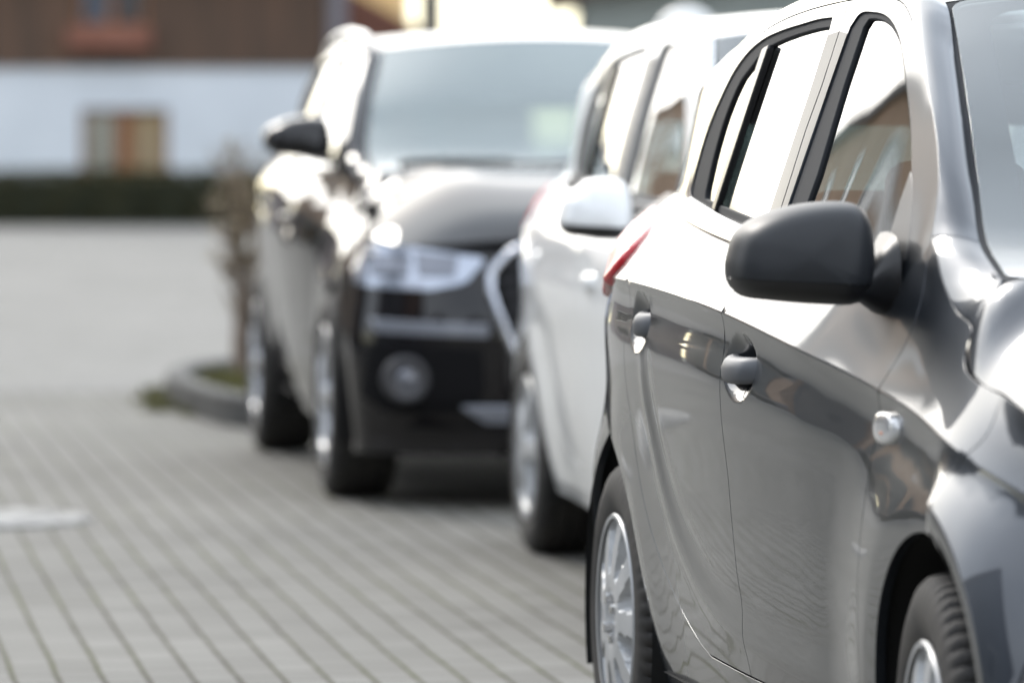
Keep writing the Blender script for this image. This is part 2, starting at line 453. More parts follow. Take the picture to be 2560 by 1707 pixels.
        # satin trim on the door pillar
        if k == 0: pt = [(-1.2405,1.064),(-1.2445,1.15),(-1.2515,1.25),(-1.2635,1.395),(-1.3215,1.40),(-1.3115,1.36),(-1.3035,1.305),(-1.3055,1.232),(-1.2925,1.158),(-1.280,1.075)]
        else: pt = [(-1.3805,1.068),(-1.3825,1.2),(-1.3855,1.3),(-1.3985,1.395),(-1.3265,1.40),(-1.3185,1.36),(-1.3105,1.305),(-1.3125,1.232),(-1.2995,1.158),(-1.2885,1.08)]
        sheet('pillar_trim', pt, S(-.0008), M['pillar'], dr, sp=.04, inset=.0004, flange=.002, rim=.0005)
        if handles:
            build_handle(dr, hx, hz, Wf, wp, M, detail)
    # ---- fender
    split = [(.062,.649),(.072,.715),(.112,.757),(.150,.80),(.137,.856)]
    fen = [(-.435,.318),(-.43,.24),(-.345,.24)]+arc(0,.30,.352,190,80.2,34)[1:-1]+curve(split,4)
    top = [(.137,.856),(-.017,.881),(-.068,.907),(-.086,.942),(-.171,.966),(-.248,1.006),(-.308,1.046),(-.362,1.070)]
    fen_out = fen+curve(top,5)[1:]+curve(FGAP,4)[1:-1]
    bs_out = arc(0,.30,.352,80.2,-8,28)+[(.42,.22),(.42,.812)]+curve([(.42,.812),(.266,.835),(.137,.856)],5)[1:]+curve(split[::-1],4)[1:-1]
    fe = sheet('fender', fen_out, F0, P, root, sp=sp, lines=zlines+(rl(0) if detail else []), inset=.0018)
    sheet('fender', fen_out, lambda x,z: F0(x,z)*np.array([1,-1,1]), P, root, sp=.06, sign=-1)
    sheet('bumper_side', bs_out, F0, P, root, sp=sp, lines=zlines+(rl(0) if detail else []), inset=.0012)
    sheet('bumper_side', bs_out, lambda x,z: F0(x,z)*np.array([1,-1,1]), P, root, sp=.06, sign=-1)
    # ---- rear quarter
    q = curve([(-2.29,1.335)]+RGAP,5)[:-1]+[(-1.60,.3165),(-1.02,.3165),(-.437,.3165),(-.437,.19),(-1.0,.185),(-1.60,.195),(-2.165,.205)]+arc(-2.525,.30,.350,-14,181,46)+[(-2.90,.288),(-3.0,.288),(-3.0,1.245)]+curve(O_BACK[::-1],4)[1:-1]
    qp = sheet('quarter_panel', q, F0, P, root, sp=sp, lines=zlines+blines+(rl(-2.525) if detail else []), inset=.0016)
    sheet('quarter_panel', q, lambda x,z: F0(x,z)*np.array([1,-1,1]), P, root, sp=.06, sign=-1)
    # ---- roof side / windscreen pillar / crown strip
    Oc = [(-.068,.907),(-.086,.942),(-.171,.966),(-.248,1.006),(-.308,1.046)]+O_LINE+O_BACK[1:]
    O3 = np.array([(x, -float(Wf(x,z)), z) for x,z in curve(Oc,6)])
    I3 = np.array([(x,-h,z) for x,h,z in curve([(-.074,.708,.930),(-.078,.694,.968)]+I_CURVE,6)])
    def bypar(C, par):
        s = np.concatenate([[0],np.cumsum(np.linalg.norm(np.diff(C,axis=0),axis=1))]); return s
    # match the two rails by fixed stations
    so = bypar(O3,0); si = bypar(I3,0)
    def at(C,s,t): return np.stack([np.interp(t,s,C[:,i]) for i in range(3)],-1)
    def s_of(C,s,x):   # arc length where x is first reached going back
        k = int(np.argmax(C[:,0] <= x)); return s[k]
    st_o = [0, s_of(O3,so,-.362), s_of(O3,so,-.989), s_of(O3,so,-1.378), s_of(O3,so,-2.29), so[-1]]
    st_i = [0, s_of(I3,si,-.28), s_of(I3,si,-.95), s_of(I3,si,-1.30), s_of(I3,si,-2.35), si[-1]]
    st = [0,.45,1.15,1.6,2.5,3.2]
    fo = pch(st, st_o); fi = pch(st, st_i)
    def Fp(a,b):
        t = np.clip(b/.1, 0, 1); tt = b/.1
        A = at(O3,so,fo(a)); B = at(I3,si,fi(a)); d = B-A
        n = np.cross(d, at(O3,so,fo(a)+.02)-at(O3,so,fo(a)-.02)); n /= (np.linalg.norm(n,axis=-1)[...,None]+1e-9)
        n = np.where((n[...,2:3] < 0), -n, n)
        bl = np.interp(a,[0,.2,.45,1.2,3.2],[.0,.003,.008,.012,.016])
        return wp(A+d*tt[...,None]+n*(bl*4*tt*(1-tt))[...,None])
    def quad(a0,a1,b0=0,b1=.1): return [(a0,b0),(a1,b0),(a1,b1),(a0,b1)]
    for fy, sg in ((1,-1),(-1,1)):
        Ff = lambda a,b,fy=fy: Fp(a,b)*np.array([1,fy,1])
        smp = np.array([[.8,.05]]); _, nn = frame(Ff, smp); sgn = 1 if nn[0,2] > 0 else -1
        sheet('fender_crown', quad(.03,.45), Ff, P, root, sp=.02, inset=.0016, sign=sgn)
        sheet('roof_pillar', quad(.45,3.2), Ff, P, root, sp=.025 if fy > 0 else .05, inset=.0018, sign=sgn)
    # ---- windscreen
    IW = np.array([p for p in I_CURVE if -.95 <= p[0] <= -.10]); IWs = np.array(curve([tuple(p) for p in IW],8))
    sw = np.concatenate([[0],np.cumsum(np.linalg.norm(np.diff(IWs,axis=0),axis=1))])
    LW = sw[-1]
    def Fw(a,b):
        p = at(IWs,sw,b); u = a/.6; k = b/LW
        x = p[...,0]+(1-u*u)*(.17-.06*k); y = p[...,1]*u; z = p[...,2]+(1-u*u)*(.020+.018*np.clip(k,0,1)*1.0)-(1-u*u)*.03*(1-k)
        return wp(np.stack([x,y,z],-1))
    _, nn = frame(Fw, np.array([[0.,LW*.5]])); sgn = 1 if nn[0,2] > 0 else -1
    def rrect(a0,a1,b0,b1,r,n=6):
        o = []
        for cx,cy,t0 in ((a1-r,b0+r,-90),(a1-r,b1-r,0),(a0+r,b1-r,90),(a0+r,b0+r,180)):
            for i in range(n+1): t = R(t0+90*i/n); o.append((cx+r*math.cos(t), cy+r*math.sin(t)))
        return o
    ws_out = rrect(-.592,.592,.03,LW-.004,.03); ws_in = rrect(-.535,.535,.14,LW-.05,.05)
    scr = sheet('windscreen', ws_out, Fw, M['screen_glass'], root, sp=.06, inset=.001, flange=.004, sign=sgn, depth=-.001)
    sheet('screen_border', ws_out, Fw, M['frit'], scr, holes=[ws_in], sp=.06, inset=.002, flange=.002, sign=sgn, depth=.004)
    sheet('screen_seal', rrect(-.606,.606,.0,LW+.008,.03), Fw, M['rubber'], scr, holes=[rrect(-.590,.590,.028,LW-.006,.03)], sp=.06, inset=0, flange=.008, sign=sgn, depth=.002)
    # ---- roof
    IR = np.array(curve([p for p in I_CURVE if p[0] <= -.95],6)); sr = np.concatenate([[0],np.cumsum(np.linalg.norm(np.diff(IR,axis=0),axis=1))])
    def Fr(a,b):
        p = at(IR,sr,b); u = a/.55; k = np.clip(b/sr[-1],0,1)
        fw = (1-u*u)*.11*(1-np.clip(b/.4,0,1))**2
        return wp(np.stack([p[...,0]+fw, p[...,1]*u, p[...,2]+(1-u*u)*(.038-.012*k)-fw*.0],-1))
    _, nn = frame(Fr, np.array([[0.,.8]])); sgr = 1 if nn[0,2] > 0 else -1
    sheet('roof', [(-.55,.004),(.55,.004),(.55,sr[-1]),(-.55,sr[-1])], Fr, P, root, sp=.05, inset=.001, sign=sgr)
    # ---- bonnet
    zcn = pch([-.15,-.05,.2,.45,.65,.78],[1.03,1.028,1.004,.945,.862,.778])
    _tx = np.array([-.068,-.017,.137,.266,.42]); _tz = np.array([.907,.881,.856,.835,.812]); _tw = Wf(_tx,_tz)
    ze_ = pch([-.12,-.068,-.017,.137,.266,.42,.6,.75],[.965,.905,.879,.854,.833,.81,.785,.765])
    he_ = pch([-.12]+list(_tx)+[.55,.66,.72,.76],[.700]+list(_tw-.001)+[.665,.60,.54,.48])
    ze0_ = pch([-.12,-.05,0,.135,.266,.42,.6,.75],[.965,.893,.884,.856,.835,.81,.785,.765])
    pw = pch([-.12,-.06,0,.12,.3,.75],[26,20,10,5.5,4.2,3.0])
    def Fb(x,y):
        u = np.abs(y)/he_(x); f = np.clip(u,0,1.2)**pw(x)
        swell = .012*np.exp(-((np.abs(y)-.42)/.13)**2)*sst(.8,.1,x)
        return wp(np.stack([x, y, zcn(x)-(zcn(x)-ze_(x))*f*1.0-.02*u*u*0+swell],-1))
    half = [(.745,0),(.745,-.2),(.735,-.36),(.71,-.50),(.655,-.602),(.55,-.664)]+[(x,-float(he_(x))+.0008) for x in (.42,.266,.137,.06,-.017,-.05,-.078)]+[(-.073,-.710),(-.075,-.696),(-.073,-.680),(-.066,-.661)]
    cowl = [(-.066,-.661),(-.02,-.60),(.03,-.45),(.06,-.2),(.066,0)]
    hh = curve(half,4)+curve(cowl,4)[1:]
    full = hh+[(x,-y) for x,y in hh[::-1]][1:-1]
    bon = sheet('bonnet', full, Fb, P, root, sp=.035 if detail else .05, inset=.0022, sign=1, lines=[[(x,-float(he_(x))*k) for x in np.linspace(-.07,.7,40)] for k in (.88,.92,.95,.975,.99)] if detail else ())
    # cowl between bonnet and glass
    bm = bmesh.new()
    rows = []
    for u in np.linspace(-1,1,17):
        y = .655*u; xg = -.165+(1-u*u)*.17; xb = float(np.interp(abs(y),[0,.2,.45,.6,.664],[.07,.066,.036,-.01,-.055]))
        rows.append([wp(np.array(p)) for p in ((xg-.06,y,1.000),(xg+.01,y,.985),(xb+.02,y,.960),(xb+.05,y,.92))])
    gv = [[bm.verts.new(p) for p in r] for r in rows]
    for i in range(16):
        for j in range(3): bm.faces.new((gv[i][j],gv[i+1][j],gv[i+1][j+1],gv[i][j+1]))
    bm_obj('cowl', bm, M['plastic'], root, True)
    # wiper arm and blade at the foot of the glass
    bm = bmesh.new()
    def onw(a,b,o): 
        p = Fw(np.array([a]),np.array([b]))[0]; return (p[0]+o*.5,p[1],p[2]+o)
    bm_tube(bm, [onw(-.50+.05*i,.075+.004*i,.014) for i in range(16)], .008, 8)
    bm_tube(bm, [onw(-.515,.035,.02),onw(-.505,.06,.024),onw(-.40,.09,.026),onw(-.2,.105,.022)], [.016,.014,.009,.006], 8)
    bm_obj('wiper', bm, M['plastic'], root, True)
    # ---- nose
    JX = .42
    zt = lambda y: np.interp(np.abs(y),[0,.3,.45,.6,.705,.78],[.765,.765,.768,.777,.806,.806])
    def Ffront(a,z):
        ph = a; zz = np.clip(z,.2,.82)
        h0 = Wf(np.full_like(z,JX),zz); s = np.sin(ph); c = np.cos(ph); p = 2/2.7
        lean = .06*sst(.50,.82,z)+.05*sst(.34,.2,z)
        y = h0*np.sign(s)*np.abs(s)**p; x = JX+(.40-lean)*np.abs(np.clip(c,1e-6,1))**p
        return wp(np.stack([x,y,z],-1))
    _, nn = frame(Ffront, np.array([[0.,.5]])); sgf = 1 if nn[0,0] > 0 else -1
    def phi_y(y,z): 
        h0 = float(Wf(JX,min(max(z,.2),.82))); return math.copysign(math.asin(min(1,(abs(y)/h0)**(2.7/2))),y)
    topl = [(phi_y(y,float(zt(y))-.004),float(zt(y))-.004) for y in np.linspace(-.764,.764,61)]
    nose = [(-1.565,.21)]+[(-1.565,.80)]+topl+[(1.565,.80),(1.565,.21)]
    # ---- inner tub, floor, wheel wells (dark) so that gaps read dark
    tub = [(-2.95,.24),(-2.90,.9),(-.35,.80),(.40,.72),(.42,.24)]
    for fy, sg in ((1,1),(-1,-1)):
        holes = [arc(0,.30,.40,0,359,40),arc(-2.525,.30,.40,0,359,40)]
        poly = [(-2.98,.30),(-2.98,.95),(-2.4,1.0),(-1.0,.96),(-.40,.93),(-.30,.83),(.42,.74),(.42,.30),(.405,.30)]+arc(0,.30,.405,0,180,20)+arc(-2.525,.30,.405,0,180,20)
        sheet('inner_panel', poly, lambda x,z,fy=fy: S(.05)(x,z)*np.array([1,fy,1]), M['under'], root, sp=.10, inset=0, flange=.002, sign=sg)
        for ax in (0,-2.525):
            V,Fc = lathe([(.0,-.50),(.362,-.50),(.368,-.60),(.366,-.795)],40,a0=R(-20),a1=R(200))
            V = [wp(np.array([[v[0]+ax, v[1]*fy, v[2]+.30]]))[0] for v in V]
            mesh_obj('wheel_arch_liner', V, Fc, M['under'], root)
    bm = bmesh.new()
    pts = [(-3.0,.70),(-2.95,.74),(-2.9,.5),(-2.15,.5),(-2.13,.78),(-.4,.78),(-.38,.5),(.38,.5),(.4,.7),(.75,.6)]
    vv = [bm.verts.new(wp(np.array([[x,-y,.235]]))[0]) for x,y in pts]+[bm.verts.new(wp(np.array([[x,y,.235]]))[0]) for x,y in pts[::-1]]
    bm.faces.new(vv); bm_obj('underbody', bm, M['under'], root)
    # tail end
    def Ft(a,z):
        h0 = Wf(np.full_like(z,-3.0),np.clip(z,.22,1.245)); ph=a; p=2/3.2; s_=np.sin(ph); c_=np.cos(ph)
        y = h0*np.sign(s_)*np.abs(s_)**p; lean = .10*sst(.9,1.3,z)
        return wp(np.stack([-3.0-(.13-lean)*np.abs(np.clip(c_,1e-6,1))**p, y, z],-1))
    _, nn = frame(Ft, np.array([[0.,.5]])); sgt = 1 if nn[0,0] < 0 else -1
    sheet('tailgate', [(-1.565,.288),(1.565,.288),(1.565,1.02),(-1.565,1.02)], Ft, P, root, sp=.06, inset=.001, sign=sgt)
    sheet('rear_screen', [(-1.565,1.02),(1.565,1.02),(1.565,1.245),(-1.565,1.245)], Ft, M['rear_glass'], root, sp=.06, inset=.001, sign=sgt)
    # hatch top
    bm=bmesh.new(); n=24
    lo=[bm.verts.new(Ft(np.array([t]),np.array([1.245]))[0]) for t in np.linspace(-1.565,1.565,n)]
    tp=[bm.verts.new(Fr(np.array([u]),np.array([sr[-1]]))[0]) for u in np.linspace(-.55,.55,n)]
    for i in range(n-1): bm.faces.new((lo[i],lo[i+1],tp[i+1],tp[i]))
    bm_obj('spoiler', bm, P, root, True, angle=80)
    # cabin
    if True:
        for yy in (-.36,.36):
            build_seat(root, -1.12, yy, M['seat'], wp)
        b_ = empty('rear_seat', tuple(wp(np.array([[-2.0,0,.3]]))[0]), 0, root)
        bm = bmesh.new(); bm_box(bm, (-.15,-.58,0),(.35,.58,.2)); bm_box(bm,(-.30,-.58,.1),(-.12,.58,.66))
        bm_obj('seat_back', bm, M['seat'], b_, True, bevel=.05, seg=3)
        for yy in (-.36,.36):
            bm = bmesh.new(); bm_box(bm,(-.30,yy-.12,.67),(-.20,yy+.12,.82)); bm_obj('headrest', bm, M['seat'], b_, True, bevel=.04, seg=3)
        bm = bmesh.new()
        prof=[(-.52,.70),(-.50,.90),(-.45,.945),(-.26,.965),(-.16,.95),(-.16,.60)]
        L=[[bm.verts.new(wp(np.array([[x,y,z]]))[0]) for x,z in prof] for y in np.linspace(-.60,.60,7)]
        for i in range(6):
            for j in range(len(prof)-1): bm.faces.new((L[i][j],L[i][j+1],L[i+1][j+1],L[i+1][j]))
        bm_obj('dashboard', bm, M['seat'], root, True)
        V,Fc=[],[]; n,m=36,8; ctr=wp(np.array([[-.62,.36,.93]]))[0]
        for i in range(n):
            a=2*math.pi*i/n
            for k in range(m):
                b=2*math.pi*k/m; r=.185+.016*math.cos(b)
                v=Vector((.016*math.sin(b), r*math.cos(a), r*math.sin(a))); v.rotate(Matrix.Rotation(R(25),3,'Y')); V.append(tuple(v+Vector(ctr)))
        for i in range(n):
            for k in range(m): Fc.append((i*m+k,i*m+(k+1)%m,((i+1)%n)*m+(k+1)%m,((i+1)%n)*m+k))
        mesh_obj('steering_wheel', V, Fc, M['seat'], root)
    return dict(Wf=Wf,S=S,wp=wp,Ff=Ffront,nose=nose,sgf=sgf,phi_y=phi_y,Fr=Fr,Fw=Fw,LW=LW,sr=sr,qp=qp,fender=fe,sgr=sgr)

def build_handle(door, hx, hz, Wf, wp, M, detail=True):
    """pull handle: a bowed bar rising from the dished panel, with a fixed lock cap ahead of it"""
    n = 28; xs = np.linspace(hx-.102, hx+.094, n)
    rings = []; m = 14
    for i, x in enumerate(xs):
        t = i/(n-1)
        rise = .056*(math.sin(math.pi*min(1,max(0,t)))**.55)-.004   # stand-off of the bar's middle
        th = .0125; hh = .0255*(1-.25*abs(2*t-1)**3)
        base = float(Wf(hx, hz+.12))-.008+ (float(Wf(x,.80))-float(Wf(hx,.80)))
        ring = []
        for k in range(m):
            a = 2*math.pi*k/m; cy = math.copysign(abs(math.cos(a))**.6, math.cos(a)); sz = math.copysign(abs(math.sin(a))**.6, math.sin(a))
            ring.append((x, -(base+rise-.004+th*cy-.011*max(0,sz)**1.5), hz+hh*sz-.006*math.sin(math.pi*t)*max(0,sz)))
        rings.append(ring)
    V = wp(np.array(rings).reshape(-1,3)); Fc = []
    for i in range(n-1):
        for k in range(m):
            Fc.append((i*m+k, i*m+(k+1)%m, (i+1)*m+(k+1)%m, (i+1)*m+k))
    Fc.append(tuple(range(m))); Fc.append(tuple(range((n-1)*m, n*m))[::-1])
    h = mesh_obj('door_handle', V, Fc, M['handle'], door)
# ------------------------------------------------------------------ wheels
def build_wheel(root, x, y, z, r, side, M, style='cap', width=.18, treadn=70, rim=.192, steer=0.0, bolts=True):
    w = empty('wheel', (x, y, z), R(steer), root)
    w.rotation_euler = (0, 0, R(steer))
    s = side  # -1: outer face towards -y
    # tyre: grooved shoulders and tread
    hw = width/2
    prof = [(rim-.012,-hw*.80),(rim+.004,-hw*.90),(rim+.020,-hw*.985),(rim+(r-rim)*.45,-hw*1.06),(r-.030,-hw*1.0),(r-.014,-hw*.93),(r-.005,-hw*.82),
            (r-.001,-hw*.62),(r-.001,-hw*.52),(r-.009,-hw*.50),(r-.009,-hw*.40),(r,-hw*.38),(r,-hw*.08),(r-.009,-hw*.06),(r-.009,hw*.06),(r,hw*.08),(r,hw*.38),(r-.009,hw*.40),(r-.009,hw*.50),(r-.001,hw*.52),(r-.001,hw*.62),
            (r-.005,hw*.82),(r-.014,hw*.93),(r-.030,hw*1.0),(rim+(r-rim)*.45,hw*1.06),(rim+.02,hw*.985),(rim+.004,hw*.90),(rim-.012,hw*.8)]
    n = treadn*4; m = len(prof); V = []; Fc = []
    for k in range(n):
        a = 2*math.pi*k/n; ph = k % 4
        for j,(rr,h) in enumerate(prof):
            d = .0
            if ph in (0,) and (5 <= j <= 8 or 19 <= j <= 22): d = .007
            aa = a
            if 5 <= j <= 7: aa = a+.02*(7-j)
            V.append(((rr-d)*math.cos(aa), h*-s*-1, (rr-d)*math.sin(aa)))
    for k in range(n):
        k2 = (k+1) % n
        for j in range(m-1): Fc.append((k*m+j,k2*m+j,k2*m+j+1,k*m+j+1))
    t = mesh_obj('tyre', V, Fc, M['tyre'], w); t.data.set_sharp_from_angle(angle=R(38))
    # cover / rim, built facing -y then mirrored by side
    f = -hw*.93
    bm = bmesh.new()
    nsp = 9 if style == 'cap' else 5
    N = 144; ring_r = [.0,.030,.034,.048,.062,.085,.098,.112,.126,.140,.154,.166,.176,.186,rim+.004]
    def hgt(rr, a):
        q = rr/rim
        dome = .018*(1-q*q)
        c = ((a*nsp/(2*math.pi)) % 1.0)-.5    # 0 at the middle of a window
        win = 0.0
        if style == 'cap':
            if .098 <= rr <= .178:
                wdt = .17+.14*(rr-.098)/.08
                win = 1.0 if abs(c) < wdt else 0.0
        else:
            if .055 <= rr <= .178:
                wdt = .30+.08*(rr-.055)/.12
                win = 1.0 if abs(c) < wdt else 0.0
        dep = .022*win*min(1,(rr-.09)/.02 if style=='cap' else 1)
        if style == 'cap' and rr < .05: dep += .014 if rr < .048 else .004
        return f-dome+dep
    vs = []
    for rr in ring_r:
        vs.append([bm.verts.new((rr*math.cos(2*math.pi*k/N)*1.0, hgt(rr, 2*math.pi*k/N)*(1 if s < 0 else -1), rr*math.sin(2*math.pi*k/N))) for k in range(N)] if rr > 0 else [bm.verts.new((0,hgt(0,0)*(1 if s<0 else -1),0))])
    for j in range(len(ring_r)-1):
        for k in range(N):
            k2 = (k+1) % N
            if ring_r[j] == 0: bm.faces.new((vs[0][0],vs[1][k],vs[1][k2]))
            else: bm.faces.new((vs[j][k],vs[j][k2],vs[j+1][k2],vs[j+1][k]))
    # rolled outer edge
    rr = [(rim+.004,f),(rim+.006,f-.004),(rim+.003,f-.008),(rim-.004,f-.007)]
    V2,F2 = lathe([(a,b*(1 if s<0 else -1)) for a,b in rr],96)
    vv = [bm.verts.new(p) for p in V2]
    for q in F2: bm.faces.new([vv[i] for i in q])
    # dark slots at the foot of each window
    cap = bm_obj('hubcap' if style == 'cap' else 'rim', bm, M['hub'], w, True, angle=30)
    for i in range(4 if style=='cap' and bolts else 0):
        bm = bmesh.new(); a = 2*math.pi*i/4+.5
        bmesh.ops.create_cone(bm, cap_ends=True, segments=6, radius1=.0115, radius2=.010, depth=.020,
            matrix=Matrix.Translation((.042*math.cos(a), (f-.012)*(1 if s<0 else -1), .042*math.sin(a))) @ Matrix.Rotation(R(90),4,'X'))
        bm_obj('wheel_bolt', bm, M['steel'], w, True)
    # dark brake disc and drum behind
    V3,F3 = lathe([(.0,f+.045),(.13,f+.045),(rim-.01,f+.04),(rim-.01,hw*.8)] if s < 0 else [(.0,-f-.045),(.13,-f-.045),(rim-.01,-f-.04),(rim-.01,-hw*.8)],48)
    mesh_obj('brake_drum', V3, F3, M['under'], w)
    return w

def superellipse(n, e, ry, rz, cy=0, cz=0):
    o = []
    for k in range(n):
        a = 2*math.pi*k/n; c = math.cos(a); s = math.sin(a)
        o.append((cy+ry*math.copysign(abs(c)**e,c), cz+rz*math.copysign(abs(s)**e,s)))
    return o

def build_mirror(root, x0, yo, yi, zlo, zhi, foot, M, wp=lambda P: P, split=True, side=1):
    """wing mirror. The shell is rings from the glass edge forward to a rounded front; yo/yi: outer and inner half widths."""
    g = empty('wing_mirror', (0,0,0), 0, root)
    n = 56
    # outline in (h, z): flat bottom, rounded outer top
    zs = zlo+.022
    pts = curve([(yi,zs),(yi-.004,zs+.03),(yi-.002,zhi-.045),(yi+.010,zhi-.012),(yi+.035,zhi),(yi+.10,zhi-.003),(yo-.059,zhi-.018),(yo-.018,zhi-.044),(yo-.002,zhi-.085),(yo,zs+.014),(yo-.006,zs-.002)],5)
    low = curve([(yo-.006,zs-.002),(yo-.022,zlo+.006),(yo-.06,zlo),(yi+.08,zlo-.006),(yi+.02,zlo-.004),(yi,zs)],4)[1:-1]
    P = resample(pts+low,.008); cen = P.mean(0)
    top = P[:,1] >= zs-.0025
    prof = [(-.055,.93),(-.052,.985),(-.035,1.0),(-.01,.995),(.015,.965),(.035,.90),(.050,.80),(.060,.64),(.066,.42),(.069,.18),(.070,.0)]
    V=[];Fc=[]; m=len(P)
    for dx,k in prof:
        for h,z in cen+(P-cen)*k:
            sweep = .030*((h-yi)/(yo-yi))**2+.018*max(0,(z-zs)/(zhi-zs))
            V.append((x0+dx-sweep, -h*side, z))
    V = wp(np.array(V))
    for j in range(len(prof)-1):
        for k in range(m):
            f=(j*m+k,j*m+(k+1)%m,(j+1)*m+(k+1)%m,(j+1)*m+k); Fc.append(f if side>0 else f[::-1])
    zA = float(wp(np.array([[x0,yo,zs+.012]]))[0][2]); zB = float(wp(np.array([[x0,yi,zs+.002]]))[0][2])
    yA, yB = -yo*side, -yi*side
    nz_ = Vector((0,-(zB-zA)/(yB-yA),1)).normalized()
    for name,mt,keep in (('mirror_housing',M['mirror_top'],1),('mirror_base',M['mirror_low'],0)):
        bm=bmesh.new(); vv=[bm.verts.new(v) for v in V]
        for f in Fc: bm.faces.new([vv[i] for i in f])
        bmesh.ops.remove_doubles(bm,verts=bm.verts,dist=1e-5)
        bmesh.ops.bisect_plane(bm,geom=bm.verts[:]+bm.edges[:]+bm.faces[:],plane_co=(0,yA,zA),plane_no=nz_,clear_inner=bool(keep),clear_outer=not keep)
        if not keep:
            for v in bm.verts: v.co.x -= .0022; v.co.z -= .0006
        bmesh.ops.recalc_face_normals(bm,faces=bm.faces)
        me=bpy.data.meshes.new(name); bm.to_mesh(me); bm.free(); me.polygons.foreach_set('use_smooth',[True]*len(me.polygons))
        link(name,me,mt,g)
    # glass at the back
    V=[];m=len(P)
    for h,z in cen+(P-cen)*.92: V.append((x0-.050-.030*((h-yi)/(yo-yi))**2-.018*max(0,(z-zs)/(zhi-zs)), -h*side, z))
    mesh_obj('mirror_glass', wp(np.array(V)), [tuple(range(m))], M['mirror_glass'], g, False)
    # foot to the door
    (hx,hh,hz) = foot
    rings=[]
    for t in np.linspace(0,1,9):
        h = (yi+.03)*(1-t)+(hh-.006)*t; xx = x0-.005+(hx-x0)*t**1.2; z = (zlo+.014)*(1-t)+hz*t
        rx = .048+.050*t*t; rz = .012+.058*t**1.1
        rings.append([(xx+rx*math.copysign(abs(math.cos(a))**.7,math.cos(a)), -h*side, z+rz*math.copysign(abs(math.sin(a))**.7,math.sin(a))) for a in np.linspace(0,2*math.pi,25)[:-1]])
    V=wp(np.array(rings).reshape(-1,3)); Fc=[]
    for i in range(8):
        for k in range(24):
            f=(i*24+k,i*24+(k+1)%24,(i+1)*24+(k+1)%24,(i+1)*24+k); Fc.append(f if side<0 else f[::-1])
    mesh_obj('mirror_foot', V, Fc, M['mirror_low'], g)
    return g

def build_seat(root, x, y, mt, wp=lambda P: P, h=0.0):
    s = empty('seat', tuple(wp(np.array([[x,y,.28]]))[0]), 0, root)
    def cushion(name, lo, hi, tilt=0.0, piv=(0,0,0)):
        bm = bmesh.new(); bm_box(bm, lo, hi)
        if tilt: bmesh.ops.rotate(bm, cent=piv, matrix=Matrix.Rotation(R(tilt),3,'Y'), verts=bm.verts)
        o = bm_obj(name, bm, mt, s, True, bevel=.055, seg=4)
        return o
    cushion('seat_cushion', (-.25,-.25,.0),(.27,.25,.20))
    cushion('seat_back', (-.34,-.24,.12),(-.18,.24,.72), -16, (-.25,0,.15))
    cushion('headrest', (-.33,-.13,.745),(-.235,.13,.93), -14, (-.25,0,.15))
    return s
SKY_C=27.0; SUN_E=1.0; EXPO=.87; GLOW=(-20,16,[(0.0,(.345,.37,.405)),(1.0,(1,.97,.91)),(.5,(.345,.372,.41)),(.72,(.385,.425,.475)),(.88,(.63,.65,.67))])
# ------------------------------------------------------------------ materials
M_near = dict(
    paint=paint('grey_paint', (.036,.042,.052), .6, .36, .3),
    rubber=mat('rubber', (.020,.022,.026), .7, 0, 0, .22), rubber_gloss=mat('rubber_gloss', (.02,.02,.022), .25),
    moulding=mat('moulding', (.03,.03,.032), .16, 0, .6), handle=mat('handle_satin', (.105,.11,.12), .48, .35, .0, .3),
    pillar=mat('pillar_film', (.020,.020,.021), .30, 0, 0, .35),
    plastic=mat('black_plastic', (.018,.019,.020), .42), frit=mat('frit', (.012,.013,.015), .09),
    side_glass=glass('side_glass', (.30,.37,.33), 1.55), screen_glass=glass('screen_glass', (.82,.87,.86), 1.8, sheen=.05), rear_glass=glass('rear_glass', (.75,.8,.79), 1.6),
    under=mat('dark_underside', (.008,.008,.008), .9), seat=mat('seat_cloth', (.035,.038,.036), .85),
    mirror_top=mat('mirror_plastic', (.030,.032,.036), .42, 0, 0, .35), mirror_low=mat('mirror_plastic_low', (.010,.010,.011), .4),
    mirror_glass=mat('mirror_glass', (.8,.82,.84), .02, 1.0), tyre=mat('tyre', (.020,.019,.019), .72),
    hub=mat('hub_silver', (.42,.43,.44), .45, .25, .15), steel=mat('steel', (.6,.6,.6), .25, 1.0))
noise_col(M_near['mirror_top'], (.016,.018,.021), (.022,.024,.028), 900, 2, bump=.12, bump_dist=.0006)
noise_col(M_near['tyre'], (.016,.015,.015), (.034,.031,.028), 14, 6, bump=.1, bump_dist=.002)
noise_col(M_near['hub'], (.36,.37,.38), (.46,.465,.47), 9, 6)
noise_col(M_near['seat'], (.026,.029,.027), (.045,.049,.046), 120, 3)
M_near['plastic'] = noise_col(M_near['plastic'], (.014,.015,.016), (.024,.025,.027), 40, 4)

# ------------------------------------------------------------------ the grey hatchback in front
TH = R(9.0)
near = empty('parked_car', (1.3827, 7.505, 0), -(math.pi/2-TH))
tag(near, 'dark grey hatchback parked nearest, its black plastic wing mirror sharp in focus', 'car', 'cars parked in a row on the pavers')
C1 = build_car(near, M_near)
S1 = C1['S']
sheet('bumper', C1['nose'], C1['Ff'], M_near['paint'], near, sp=.035, inset=.0012, sign=C1['sgf'])
lamp = mat('red_lens', (.50,.012,.022), .22, 0, .15)
tl = curve([(-2.60,1.072),(-2.46,1.046),(-2.40,1.016),(-2.40,.985),(-2.45,.957),(-2.54,.935),(-2.72,.918)],5)+[(-2.985,.915),(-2.985,1.06)]+curve([(-2.985,1.06),(-2.90,1.082),(-2.76,1.086),(-2.60,1.072)],5)[1:-1]
sheet('tail_light', tl, S1(-.015), lamp, near, sp=.03, inset=.003, flange=.024, rim=.0125)
